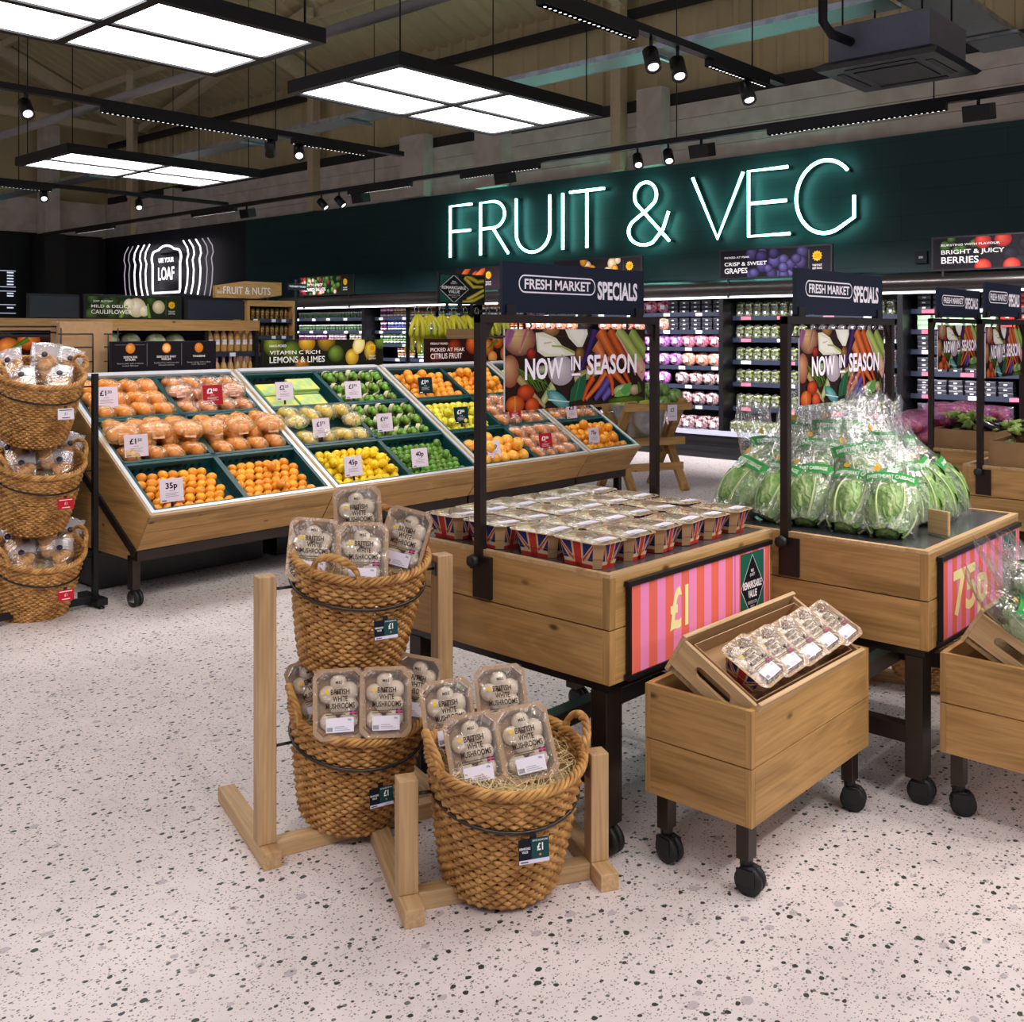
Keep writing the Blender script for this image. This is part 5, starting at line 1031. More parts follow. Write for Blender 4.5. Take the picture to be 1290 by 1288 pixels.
def banner_art(w, h):
    a = Art(w, h); X = lambda p: ((p[0]-90)/1035*w, (1-(p[1]-212)/600)*h)
    k = w/1035; kz = h/600
    E = lambda x, y, rx, ry, c, e, r=0: a.ell(*X((x, y)), rx*k, ry*kz, c, e, r)
    S = lambda pts, w0, w1, c, e: a.stroke([X(p) for p in pts], w0*k*.9, w1*k*.9, c, e)
    a.rect(0, 0, w, h, '2A1712')
    E(395, 215, 60, 55, 'C89A5A', '6A4420'); E(185, 290, 105, 120, 'E0BE80', '7A3E3A'); S([(130, 210), (100, 330)], 60, 40, '8A4A86', 'A86A80'); S([(230, 220), (180, 390)], 40, 12, '9A4A6A', 'C89A70')
    E(260, 395, 32, 45, 'C83A2C', '5A100C'); E(120, 520, 62, 120, 'D8A078', '8A4A30')
    a.poly([X(p) for p in ((288, 240), (300, 380), (350, 420), (450, 420), (575, 415), (560, 390), (480, 350), (430, 280), (340, 235))], 'E6E4CC'); a.poly([X(p) for p in ((305, 260), (315, 365), (380, 400), (500, 405), (440, 340), (400, 290))], 'F6F4E6'); S([(400, 340), (470, 345), (560, 395)], 8, 14, '8AA04A', 'B8C480'); S([(345, 320), (400, 310)], 10, 6, 'C8B878', 'E0D8B0')
    a.poly([X(p) for p in ((490, 205), (520, 280), (580, 350), (620, 350), (660, 250), (655, 205))], 'ECEADA'); a.poly([X(p) for p in ((520, 215), (550, 280), (600, 330), (635, 250), (630, 212))], 'F8F6EC')
    E(600, 410, 40, 60, 'A8783A', '4A2A12', 20)
    S([(715, 215), (680, 330), (600, 560)], 62, 20, '4A2A7A', '241040')
    S([(750, 220), (800, 320), (890, 480)], 95, 60, 'E87838', '8A3410'); S([(830, 215), (880, 320), (990, 520)], 80, 50, 'E06428', '7A2808'); S([(720, 330), (760, 400), (800, 480)], 90, 40, 'EA8C54', '9A4418'); S([(650, 520), (720, 500), (850, 440)], 24, 36, 'E89468', 'A85030'); S([(560, 600), (680, 560), (780, 520)], 60, 50, 'C8C088', '8A7A40')
    S([(890, 215), (980, 330), (1090, 500)], 70, 80, 'B8C870', '7A8A3C'); S([(1000, 225), (1060, 320), (1140, 420)], 70, 80, 'A8BC5C', '6A7A34'); S([(880, 240), (960, 380), (1080, 600)], 10, 26, 'E8C0B0', 'A8605A'); S([(1060, 480), (1100, 560)], 80, 90, 'E0B8A0', 'C88878')
    a.poly([X(p) for p in ((1035, 545), (1100, 650), (1135, 560), (1135, 480), (1095, 580))], 'D89A90'); a.poly([X(p) for p in ((1020, 560), (1040, 600), (1050, 560))], 'D8A098')
    S([(480, 420), (440, 500), (300, 520)], 30, 40, 'B8C0A0', '7A8A58'); E(465, 530, 95, 115, 'E2DCDC', 'A89AA8'); S([(410, 640), (335, 760)], 60, 40, 'C8D09A', '8A9A58')
    for i in range(16): S([(170+8*i, 500+6*i), (200+9*i, 560+QR.uniform(0, 60)), (230+10*i, 640+QR.uniform(-40, 60))], 14, 5, '6A8A34', '2A4A14')
    S([(170, 570), (260, 690), (350, 800)], 40, 16, '9AB060', 'B86A60')
    E(220, 680, 58, 60, 'E85A28', '7A1C08'); E(150, 765, 62, 68, 'F08030', '9A3008'); E(262, 780, 48, 60, 'EE6A30', '8A2408'); S([(150, 705), (150, 830)], 6, 6, 'F8B060', 'E07828')
    a.poly([X(p) for p in ((530, 680), (580, 600), (645, 560), (640, 760), (520, 775))], '1E5A3C'); S([(600, 580), (560, 770)], 12, 6, '4A8A5C', '2A6A44')
    E(440, 750, 85, 52, '8AC0C4', '2A7A7A', -25); S([(370, 745), (520, 775)], 8, 5, 'D8ECEC', 'B8DCDC')
    S([(700, 590), (650, 680), (620, 775)], 46, 20, 'E8602A', '8A2408'); S([(800, 560), (730, 660), (640, 765)], 54, 22, 'F08038', '9A3A10'); S([(820, 570), (845, 650), (850, 750)], 50, 24, 'E8662C', '8A2A0C'); S([(850, 550), (900, 610), (960, 680)], 54, 26, 'EC7434', '8A300C'); S([(930, 540), (960, 600), (990, 660)], 40, 24, 'D85C28', '7A2408')
    S([(815, 620), (770, 690), (710, 770)], 62, 34, '6A58B0', '2C1C58'); S([(830, 700), (770, 775)], 54, 34, '7A68BC', '34246A')
    E(930, 720, 75, 55, 'DCE4C4', '7A9A58'); E(1030, 715, 45, 45, 'D8C8A0', '8A7050'); a.poly([X(p) for p in ((900, 720), (960, 660), (1005, 655), (990, 730), (950, 760))], '5AA04A'); a.poly([X(p) for p in ((860, 760), (900, 700), (950, 770))], '7AB45A'); E(960, 800, 150, 40, '5A7A20', '2C3C0C'); S([(1060, 650), (1080, 740)], 20, 40, '4A6A24', '24380E')
    for k_ in a.c: a.c[k_] = tuple(v*.72 for v in a.c[k_])
    Wt = 'F2E8F4'
    def wr(s_, x, w_, y, hh, sl): a.write(s_, *X((x, y)), hh*kz, Wt, w=w_*k, bold=.03)
    wr('NOW', 212, 262, 582, 155, 0); wr('IN', 530, 70, 528, 108, 0); a.rect(*X((535, 574)), *X((600, 556)), Wt); wr('SEASON', 650, 395, 566, 155, 0)
    return a
_b = {}
def banner(label, x0, y, z, w, h):
    t = thing('hanging_banner', label, 'banner', (x0, y, z), group='now in season banners')
    MB().box(0, w, -.003, .003, 0, h).build('panel', TAGW, t)
    if 'a' not in _b: _b['a'] = banner_art(w, h).build('printed_face', PRINT, t, (0, -.0035, 0))
    else:
        o = _b['a'].copy(); COL.objects.link(o); o.parent = t; o.scale = (w/.84, 1, h/.287)
    for x in (.15*w, .85*w): MB().tube([(x, 0, h-.005), (x+.01, -.008, h+.012), (x, 0, h+.03), (x-.008, 0, h+.022)], .003, 5).build('hook', BLACK, t)
frame('black display frame clamped to the mushroom table', 2.507, 3.50, 2.40, 1.661); header('FRESH MARKET SPECIALS header over the mushroom table', 2.59, 2.40, 1.669, .845, .178); banner('NOW IN SEASON banner hanging over the mushroom table', 2.607, 2.40, 1.325, .84, .287)
frame('black display frame clamped to the cabbage table', 3.49, 4.41, 1.787, 1.66); header('FRESH MARKET SPECIALS header over the cabbage table', 3.535, 1.787, 1.668, .80, .173); banner('NOW IN SEASON banner hanging over the cabbage table', 3.575, 1.787, 1.325, .78, .287)
frame('black display frame standing on the onion table', 6.63, 7.56, 2.40, 1.69); header('smallest FRESH MARKET SPECIALS header, over the onion table', 6.70, 2.40, 1.70, .82, .19); banner('smallest NOW IN SEASON banner, hanging over the onion table', 6.72, 2.40, 1.36, .80, .287)
frame('black display frame clamped to the aubergine carton table', 5.93, 6.66, 1.88, 1.675); header('FRESH MARKET SPECIALS header over the aubergine cartons, at the picture edge', 5.97, 1.88, 1.69, .66, .19); banner('NOW IN SEASON banner over the aubergine cartons, at the picture edge', 5.99, 1.88, 1.345, .66, .287)

# ------------------------------------------------------------------ mushroom packs
KR = lin('B28E66'); BL = lin('2A2F66'); RD = lin('B8382E'); TN = lin('CBB28C')
def loop(hx, hy, ch, z): return [(-hx+ch, -hy, z), (hx-ch, -hy, z), (hx, -hy+ch, z), (hx, hy-ch, z), (hx-ch, hy, z), (-hx+ch, hy, z), (-hx, hy-ch, z), (-hx, -hy+ch, z)]
PH = .082
def make_pack():
    t = thing('mushroom_pack', 'x', 'mushroom pack'); m = MB()
    T, B = loop(.068, .092, .026, -.002), loop(.052, .074, .02, -PH)
    for i in range(8):
        j = (i+1) % 8; quad = [Vector(B[i]), Vector(B[j]), Vector(T[j]), Vector(T[i])]
        nrm = (quad[1]-quad[0]).cross(quad[3]-quad[0]).normalized()
        P = lambda u, v, k=0: tuple((quad[0]*(1-u)+quad[1]*u)*(1-v)+(quad[3]*(1-u)+quad[2]*u)*v+nrm*.0004*k)
        m.add([P(0, 0), P(1, 0), P(1, 1), P(0, 1)], [(0, 1, 2, 3)], col=KR if i % 2 else TN)
        if i % 2 == 0:
            for poly, c, k in (([(0, 0), (1, 0), (1, .15), (0, .15)], RD, 1), ([(.38, 0), (.62, 0), (.62, 1), (.38, 1)], RD, 1), ([(.02, 1), (.32, 1), (.32, .42)], BL, 1), ([(.98, 1), (.68, 1), (.68, .42)], BL, 1), ([(0, .82), (0, .3), (.18, .3)], BL, 1), ([(1, .82), (1, .3), (.82, .3)], BL, 1), ([(0, .95), (0, .86), (.32, .24), (.36, .3)], RD, 2), ([(1, .95), (1, .86), (.68, .24), (.64, .3)], RD, 2)):
                m.add([P(u, v, k) for u, v in poly], [tuple(range(len(poly)))], col=c)
    m.add(B, [tuple(range(7, -1, -1))], col=KR); m.add([(x*.9, y*.9, -.05) for x, y, z in T], [tuple(range(8))], col=KR)
    m.build('card_tray', PRINT_M, t)
    m = MB(); o = loop(.078, .102, .022, 0); i_ = loop(.067, .091, .02, 0); m.add(o+i_, [(a, (a+1) % 8, 8+(a+1) % 8, 8+a) for a in range(8)]); m.build('flange', KRAFT, t)
    q_ = random.Random(4)
    for k, (x, y, r) in enumerate(((-.03, -.05, .027), (.03, -.045, .028), (-.002, -.002, .030), (-.034, .03, .026), (.033, .036, .028), (.0, .062, .026), (.036, -.004, .022))):
        g = MB(); g.lathe([(.009, -.03), (.01, -.008), (r*.95, -.006), (r, .002), (r*.93, .012), (r*.7, .021), (r*.35, .026), (0, .027)], 16); g.build('mushroom', MUSH, t, (x, y, -.034), (q_.uniform(-.5, .5), q_.uniform(-.5, .5), 0))
    def lid(u, v):
        x, y = (u-.5)*.152, (v-.5)*.2; e = min(u, 1-u, v, 1-v)
        cx = max(0, abs(x)-.056); cy = max(0, abs(y)-.08); l = math.hypot(cx, cy)
        if l > .02: s_ = .02/l; x = math.copysign(.056+cx*s_, x); y = math.copysign(.08+cy*s_, y)
        return (x, y, .0015+(q_.uniform(-.001, .0015)+.0015 if e > .08 else 0))
    MB().grid(lid, 15, 19, 0).build('film_lid', FILM, t)
    a = Art(.14, .19, .00004); ink = '3A2C26'
    a.write('M&S', .07, .152, .009, ink, w=.02, mid=True); a.write('BRITISH', .073, .122, .0155, ink, w=.056, mid=True, bold=.02); a.write('WHITE', .073, .102, .0155, ink, w=.044, mid=True, bold=.02); a.write('MUSHROOMS', .073, .082, .0155, ink, w=.086, mid=True, bold=.02)
    a.ell(.034, .13, .006, .006, 'E8C030'); a.rect(.03, .07, .1, .0725, '6A5848'); a.rect(.03, .064, .088, .0665, '6A5848')
    a.rect(.1, .062, .12, .074, '3A3A7A'); a.rect(.1, .066, .12, .07, 'D85060'); a.rect(.108, .062, .112, .074, 'D85060')
    a.rect(.03, .015, .112, .056, 'EAE4F0')
    for k in range(7): a.rect(.033+.0025*k, .018, .0345+.0025*k, .03, '5A5664')
    for k in range(3): a.rect(.056, .02+.005*k, .1-.008*k, .0215+.005*k, '9A94A4')
    a.write('250g', .094, .047, .005, '4A4654')
    a.build('label_print', PRINT, t, (-.07, -.095, .0055), (R(-90), 0, 0))
    return t
PACK = make_pack()
def flat_pack(x, y, z, rz, lab, grp): dup(PACK, (x, y, z+PH), (rnd.uniform(-.03, .03), rnd.uniform(-.03, .03), R(rz)), lab, grp)
ct, st = math.cos(R(-.8)), math.sin(R(-.8))
for j in range(4):
    for i in range(6):
        lx, ly = .10+.155*i+(.05 if j % 2 else 0)*.3, .15+.213*j
        flat_pack(2.479+lx*ct-ly*st+rnd.uniform(-.004, .004), 1.851+lx*st+ly*ct+rnd.uniform(-.004, .004), .866, rnd.uniform(-6, 6), 'mushroom pack lying on the oak table, %s row counting back from the £1 poster' % ('first', 'second', 'third', 'fourth')[j], 'mushroom packs on the table, row %d' % (j+1))
for k, (lx, ly) in enumerate(()): dup(PACK, (2.479+lx*ct-ly*st, 1.851+lx*st+ly*ct, .866+PH+.024), (R(3), R(-3), R(rnd.uniform(-15, 15))), 'mushroom pack slightly raised on top of the packs on the oak table', 'raised mushroom packs')

# ------------------------------------------------------------------ wicker baskets, stands
BH = .37
def brad(z): return .155+(.212-.155)*min(1, max(0, z/BH))**.75
def make_basket():
    t = thing('wicker_basket', 'x', 'basket'); ns = 34; m = MB(); rows = 26
    for i in range(rows):
        z = .012+(BH-.03)*i/(rows-1); pts = []
        for k in range(ns*4):
            a = 2*math.pi*k/(ns*4); off = .0055*math.cos(a*ns+math.pi*(i % 2)); r = brad(z)+off; pts.append((r*math.cos(a), r*math.sin(a), z+.0015*math.sin(3*a+i)))
        m.tube(pts, .0066, 5, True, 0)
    m.build('woven_wall', WICKER, t)
    m = MB()
    for k in range(ns):
        a = 2*math.pi*k/ns; m.tube([(brad(z)*math.cos(a), brad(z)*math.sin(a), z) for z in (0, .09, .18, .27, BH)], .0055, 5)
    m.build('stakes', WICKER_D, t)
    m = MB(); m.lathe([(0, .0), (.155, .0), (.158, .012), (0, .014)], 30)
    for r in (.03, .06, .09, .12, .15): m.tube([(r*math.cos(R(a)), r*math.sin(R(a)), .002) for a in range(0, 360, 15)], .007, 5, True)
    m.build('base', WICKER_D, t)
    m = MB()
    for s_ in range(4):
        pts = []
        for k in range(220):
            a = 2*math.pi*k/220; ph = 34*a/1+s_*math.pi/2; ph = 17*a+s_*math.pi/2
            pts.append(((.214+.009*math.cos(ph))*math.cos(a), (.214+.009*math.cos(ph))*math.sin(a), BH-.004+.009*math.sin(ph)))
        m.tube(pts, .0058, 6, True)
    m.build('rim', WICKER, t)
    for sg in (0, math.pi):
        m = MB()
        for s_ in range(3):
            pts = []
            for k in range(46):
                u = k/45; th = math.pi*u; ax = .075*math.cos(th); az = .085*math.sin(th)**.8
                ph = 22*u+s_*2.094; nx, nz = math.cos(th), math.sin(th)
                x = .214+.007*math.sin(ph)+.012*math.sin(th); pts.append((x*math.cos(ax/.216)-0, x*math.sin(ax/.216), BH+az+.007*math.cos(ph)*nz-.02))
            pts = [(p[0]*math.cos(sg)-p[1]*math.sin(sg), p[0]*math.sin(sg)+p[1]*math.cos(sg), p[2]) for p in pts]
            m.tube(pts, .0068, 6)
        m.build('handle', WICKER, t)
    return t
BASKET = make_basket()
STEELW = paint('steel_hoop', '4A4440', .35, .8)
def straw(loc, rot, lab, h=BH*.86, n=330, sc=1.0):
    m = MB(); q_ = random.Random(int(abs(loc[0]*1000))); r = brad(h)-.012
    m.lathe([(0, h-.05), (r*.97, h-.045), (r, h-.02), (r*.6, h+.0), (0, h+.01)], 24)
    for k in range(n):
        a = q_.uniform(0, 6.28); rr = r*math.sqrt(q_.random()); c = Vector((rr*math.cos(a), rr*math.sin(a), h+.008)); d = Vector((q_.uniform(-1, 1), q_.uniform(-1, 1), q_.uniform(-.1, .35))).normalized()*.045; e = Vector((q_.uniform(-.02, .02), q_.uniform(-.02, .02), q_.uniform(.0, .03)))
        pts = [c-d, c+e, c+d]
        for p in pts:
            l = math.hypot(p.x, p.y)
            if l > r: p.x *= r/l; p.y *= r/l
        m.tube(pts, .0014, 3, caps=False)
    o = m.build('straw', STRAW, None, loc, rot); o.scale = (sc,)*3; o['kind'] = 'stuff'; tag(o, lab, 'straw')
def basket(pivot, rz, tilt, twist, lab, sc=1.0, drop=.275, strawlab=None):
    Rm = Matrix.Rotation(R(rz), 4, 'Z') @ Matrix.Rotation(R(tilt), 4, 'X')
    loc = Vector(pivot)-(Rm @ Vector((0, 0, drop*sc)))
    dup(BASKET, loc, Rm @ Matrix.Rotation(R(twist), 4, 'Z'), lab, 'wicker baskets', sc)
    if strawlab: straw(loc, Rm.to_euler(), strawlab, sc=sc)
    return loc, Rm
def oak_stand(label, px, py, rz, span, height, pivots, y0, y1):
    t = thing('basket_stand', label, 'stand', (px, py, 0), (0, 0, R(rz)), group='oak basket stands'); p = .028
    for x in (0, span):
        MB().box(x-p, x+p, -p, p, .0505, height).build('post', PZ_, t, bevel=.003)
        MB().box(x-p, x+p, y0, y1, 0, .05).build('foot', PY_, t, bevel=.003)
    MB().box(p+.001, span-p-.001, -.025, .025, .0, .05).build('rail', PX_, t, bevel=.003)
    for z in pivots:
        r = .212
        h = MB().tube([(span/2+r*math.cos(R(a)), r*math.sin(R(a)), z+.23*r*math.sin(R(a))*1.0) for a in range(0, 360, 10)], .0055, 7, True).build('steel_hoop', STEELW, t)
        for x0, x1 in ((p, span/2-r), (span-p, span/2+r)): MB().tube([(x0, 0, z), (x1, 0, z)], .005, 6).box(min(x0, x0+(.004 if x0 < span/2 else -.004)), max(x0, x0+(.004 if x0 < span/2 else -.004)), -.014, .014, z-.022, z+.022).build('pivot_rod', STEELW, h)
    return t
def shelf_tag(label, pivot, rz, off, z, texts, w=.075, h=.055, dark=True):
    Mz = Matrix.Rotation(R(rz), 4, 'Z'); p = Vector(pivot)+Mz @ Vector(off)
    a = Art(w, h, .00008)
    if dark:
        a.rect(0, 0, w, h, '1E4A4C'); a.rect(0, h*.16, w*.42, h, '1A1E2C'); a.rect(0, 0, w, h*.16, 'DCD8EC'); a.write('REMARKSABLE', w*.02, h*.58, h*.1, 'F0F0F0', w=w*.36, bold=.02); a.write('VALUE', w*.1, h*.44, h*.1, 'F0F0F0', w=w*.2, bold=.02); a.write(texts, w*.7, h*.5, h*.3, 'F4F0E8', mid=True, bold=.03); a.ell(w*.7, h*.32, h*.05, h*.05, 'D8863A'); a.write('BRITISH MUSHROOMS', w*.46, h*.88, h*.07, 'E8E8E8', w=w*.5); a.rect(w*.05, h*.05, w*.3, h*.1, '4A4A6A')
    else:
        a.rect(0, 0, w, h, texts[1]); a.write(texts[0], w*.5, h*.4, h*.26, texts[2], mid=True, bold=.02); a.rect(w*.1, h*.8, w*.9, h*.88, texts[2]); a.rect(w*.25, h*.12, w*.75, h*.2, texts[2])
    t = thing('price_tag', label, 'price tag', p, (R(-6), 0, R(rz)))
    a.build('tag_face', PRINT, t, (0, -.0005, 0)); MB().box(0, w, 0, .0025, 0, h).box(w*.4, w*.6, .0026, .006, h*.3, h+.012).build('tag_holder', BLACK, t)
# tall stand with two baskets, low stand with one
def mid(px, py, rz, span, z): return Vector((px, py, z))+Matrix.Rotation(R(rz), 4, 'Z') @ Vector((span/2, 0, 0))
oak_stand('taller oak basket stand carrying two baskets, one above the other', 1.807, 2.654, -17.5, .60, .86, (.815, .335), -.08, .45)
pv1 = mid(1.807, 2.654, -17.5, .6, .815); pv2 = mid(1.807, 2.654, -17.5, .6, .335)
basket(pv1, -17.5, 13, 48, 'top wicker basket of mushroom packs on the taller oak stand', strawlab='straw lining the top mushroom basket'); basket(pv2, -17.5, 13, -8, 'lower wicker basket of mushroom packs on the taller oak stand', strawlab='straw lining the lower mushroom basket of the tall stand')
oak_stand('low oak basket stand carrying a single basket', 1.912, 2.129, -29.5, .571, .365, (.315,), -.10, .41)
pv3 = mid(1.912, 2.129, -29.5, .571, .315)
basket(pv3, -29.5, 9, 0, 'single wicker basket of mushroom packs on the low oak stand', 1.03, strawlab='straw lining the single low basket')
shelf_tag('dark green £1 price tag on the top mushroom basket', pv1, -17.5, (-.035, -.226, -.135), 0, '£1'); shelf_tag('dark green £1 price tag on the lower basket of the tall stand', pv2, -17.5, (-.05, -.226, -.155), 0, '£1'); shelf_tag('dark green £1 price tag on the single low basket', pv3, -29.5, (-.035, -.236, -.12), 0, '£1', .085, .062)
def standing_pack(x, y, z, yaw, pitch, roll, lab):
    Rm = Matrix.Rotation(R(yaw), 4, 'Z') @ Matrix.Rotation(R(roll), 4, 'Y') @ Matrix.Rotation(R(pitch), 4, 'X'); dup(PACK, (x, y, z), Rm, lab)
for a in ((1.945, 2.60, .925, -36, 62, 6, 'mushroom pack lying lowest beside the handle of the top basket'), (2.125, 2.60, 1.0, -34, 74, -2, 'mushroom pack standing highest at the back of the top basket'), (1.995, 2.42, .925, -36, 66, 3, 'mushroom pack facing front in the middle of the top basket'), (2.16, 2.42, .945, -66, 70, 10, 'mushroom pack turned to show its flag side in the top basket'),
          (1.975, 2.63, .47, -20, 72, -12, 'mushroom pack half hidden behind the others in the lower basket of the tall stand'), (1.93, 2.45, .485, -36, 70, 0, 'front mushroom pack beside the oak post in the lower basket of the tall stand'), (2.035, 2.36, .485, -36, 70, 2, 'front mushroom pack beside the price tag in the lower basket of the tall stand'), (2.19, 2.40, .475, -60, 72, 6, 'mushroom pack tucked behind at the handle in the lower basket of the tall stand'),
          (2.105, 2.16, .475, -38, 64, -6, 'mushroom pack behind and beside the handle in the single low basket'), (2.26, 2.09, .495, -38, 66, -3, 'mushroom pack standing behind the bluish one in the single low basket'), (2.05, 2.00, .43, -38, 62, -8, 'mushroom pack at the front beside the left handle in the single low basket'), (2.165, 1.91, .445, -38, 62, -9, 'mushroom pack at the front above the price tag in the single low basket')):
    standing_pack(*a)
# black stand with three baskets of cookies
t = thing('basket_rack', 'black steel rack holding three wicker baskets of cookies', 'rack', (2.15, 5.83, 0)); span = .65
for x in (0, span): MB().box(x-.015, x+.015, -.015, .015, .06, 1.36).build('post', BLACK, t); MB().box(x-.03, x+.03, -.1, .16, .02, .06).build('foot', BLACK, t); MB().lathe([(.018, 0), (.018, .012), (.006, .014), (.006, .022), (0, .022)], 10).build('levelling_foot', BLACK, t, (x, -.08, 0))
MB().box(.03, span-.03, -.02, .02, .025, .06).build('rail', BLACK, t)
for z in (1.285, .795, .295):
    r = .225; h = MB().tube([(span/2+r*math.cos(R(a)), r*math.sin(R(a)), z+.36*r*math.sin(R(a))) for a in range(0, 360, 10)], .005, 7, True).build('steel_hoop', BLACK, t)
    for x0, x1 in ((.015, span/2-r), (span-.015, span/2+r)): MB().tube([(x0, 0, z), (x1, 0, z)], .005, 6).build('pivot_rod', BLACK, h)
COOK = two_tone('cookie', 'B87A3C', 'E0AC6C', 40, .7, bump=.4)
def cookie_bag():
    t = thing('cookie_bag', 'x', 'bag'); q_ = random.Random(2)
    for k in range(4): m = MB(); m.sph((0, 0, 0), .038, 14, 8, (1, .35, 1), 0, .08, seed=k); m.build('cookie', COOK, t, (q_.uniform(-.03, .03), q_.uniform(-.016, .016), .035+.032*k), (q_.uniform(-.3, .3), q_.uniform(-.3, .3), q_.uniform(-.4, .4)))
    def fn(u, v):
        a = 6.2832*u; w = .078-.006*v; b = .038*(1-v)**.6*(min(1, v*8+.2))+.002; wob = 1+.07*math.sin(5*a+6*v)*v
        return (w*math.copysign(abs(math.cos(a))**.7, math.cos(a))*wob, b*math.sin(a), v*.23+.008*math.sin(3*a)*v)
    MB().grid(lambda u, v: fn(u, v*.66), 20, 8, 0, True).build('clear_film', BAG, t); MB().grid(lambda u, v: fn(u, .66+v*.34), 20, 7, 0, True).build('frosted_film', FROST, t)
    m = MB(); m.lathe([(0, 0), (.016, 0), (.016, .0015), (0, .0015)], 18, 0, Matrix.Translation((0, -.026, .155)) @ Matrix.Rotation(R(98), 4, 'X')); m.build('sticker', paint('dark_sticker', '2A2638', .5), t); return t
CB = cookie_bag()
for k, (z, nm) in enumerate(((1.285, 'top'), (.795, 'middle'), (.295, 'bottom'))):
    pv = Vector((2.475, 5.83, z)); loc, Rm = basket(pv, -6, 20, 12 if k else 10, '%s wicker basket of cookies on the black rack' % nm, 1.08, drop=.275)
    straw(loc, Rm.to_euler(), 'paper straw filling the %s cookie basket' % nm, h=BH*.66, n=60, sc=1.08)
    for j, (x, y, zz, yaw, pit, rol) in enumerate(((-.1, -.09, .28, -28, -42, -8), (.06, -.10, .285, -24, -40, 8), (-.12, .04, .30, -40, -26, -16), (.02, .02, .33, -28, -22, 4), (.13, .03, .31, -20, -26, 18))):
        p = loc+Rm @ Vector((x*1.05, y*1.05, zz)); dup(CB, p, Matrix.Rotation(R(yaw), 4, 'Z') @ Matrix.Rotation(R(rol), 4, 'Y') @ Matrix.Rotation(R(pit), 4, 'X'), '%s bag of cookies in the %s basket of the black rack' % (('front bag', 'second front bag', 'side', 'rear middle', 'rear end')[j].replace(' bag', ''), nm), None)
    shelf_tag('%s price tag on the %s cookie basket' % ('white' if k == 0 else 'red', nm), pv, -6, (.02, -.262, -.16), 0, ('£1', 'E6E2EC', '3A3642') if k == 0 else ('£1', 'B8222E', 'F0D8DC'), .085, .06, False)

# ------------------------------------------------------------------ oak trolleys with tilted crates
def trolley(label, x0, y0, w=.79, d=.36, zt=.54, zs=.376, zb=.211):
    t = thing('oak_trolley', label, 'trolley', (x0, y0, 0), group='oak trolleys on casters'); k = .018
    for a, b in ((zb, zs-.0015), (zs+.0015, zt)):
        MB().box(.02, w-.02, 0, k, a, b).build('board', WX, t, bevel=.0015); MB().box(.02, w-.02, d-k, d, a, b).build('board', WX, t); MB().box(0, k, .02, d-.02, a, b).build('board', WY, t, bevel=.0015); MB().box(w-k, w, .02, d-.02, a, b).build('board', WY, t)
        for x in (0, w-.02):
            for y in (0, d-.02): MB().box(x, x+.02, y, y+.02, a, b).build('corner_trim', WZ, t, bevel=.0015)
    MB().box(.02, w-.02, .02, d-.02, zb+.002, zb+.014).build('floor_panel', WX, t)
    for x in (.05, w-.05):
        for y in (.045, d-.045): MB().box(x-.024, x+.024, y-.02, y+.02, .1, zb+.001).build('leg', STEEL, t, bevel=.002); caster(t, x, y, False, .041)
    return t
def tilted_crate(label, x0, y0, w=.70):
    """lies in the trolley, front edge low; local y runs up the slope"""
    t = thing('oak_crate', label, 'crate', (x0, y0, .436), (R(30), 0, 0), group='tilted oak crates'); d, h, k = .30, .132, .014
    MB().box(0, w, 0, k, 0, h).build('front_panel', PX_, t, bevel=.002); MB().box(0, w, d-k, d, 0, h).build('back_panel', PX_, t, bevel=.002)
    for x in (0, w-k):
        m = MB(); sl = [(d/2+(.05 if abs(a) < 90 or a > 270 else -.05)*1+.017*math.cos(R(a)), h*.55+.017*math.sin(R(a))) for a in list(range(-90, 91, 15))+list(range(90, 271, 15))]
        sl = [(d/2+(.05 if i < 13 else -.05)+.017*math.cos(R(a)), h*.55+.017*math.sin(R(a))) for i, a in enumerate(list(range(-90, 91, 15))+list(range(90, 271, 15)))]
        out = [(k, 0), (d-k, 0), (d-k, h), (k, h)]
        # plate with a hand slot: outer corners joined to the slot outline
        M = Matrix.Translation((x, 0, 0)) @ Matrix.Rotation(R(90), 4, 'Z'); ns = len(sl); O = []
        for (py, pz) in sl:
            dy, dz = py-d/2, pz-h*.55; f = min(((d/2-k)/abs(dy)) if abs(dy) > 1e-6 else 1e9, ((h*.45 if dz > 0 else h*.55)/abs(dz)) if abs(dz) > 1e-6 else 1e9); O.append((d/2+dy*f, h*.55+dz*f))
        vs = [(p[0], 0, p[1]) for p in sl]+[(p[0], 0, p[1]) for p in O]; vs += [(v[0], -k, v[2]) for v in vs]
        fs = []
        for i in range(ns):
            j = (i+1) % ns; fs += [(i, j, ns+j, ns+i), (2*ns+j, 2*ns+i, 3*ns+i, 3*ns+j), (i, 2*ns+i, 2*ns+j, j), (ns+i, ns+j, 3*ns+j, 3*ns+i)]
        cs = [(k, 0), (d-k, 0), (d-k, h), (k, h)]
        for (cy, cz) in cs:
            near = sorted(range(ns), key=lambda i: math.hypot(O[i][0]-cy, O[i][1]-cz)); 
            a_ = [i for i in range(ns) if abs(O[i][0]-cy) < 1e-4]; b_ = [i for i in range(ns) if abs(O[i][1]-cz) < 1e-4]
            if a_ and b_:
                i1 = min(a_, key=lambda i: abs(O[i][1]-cz)); i2 = min(b_, key=lambda i: abs(O[i][0]-cy)); n0 = len(vs)
                vs += [(cy, 0, cz), (cy, -k, cz)]; fs += [(ns+i1, ns+i2, n0), (3*ns+i1, 3*ns+i2, n0+1), (ns+i1, n0, n0+1, 3*ns+i1), (ns+i2, n0, n0+1, 3*ns+i2)]
        m.add(vs, fs, 0, False, None, M); m.build('end_panel', PY_, t)
    MB().box(k, w-k, k, d-k, 0, .012).build('floor_panel', PX_, t)
    return t
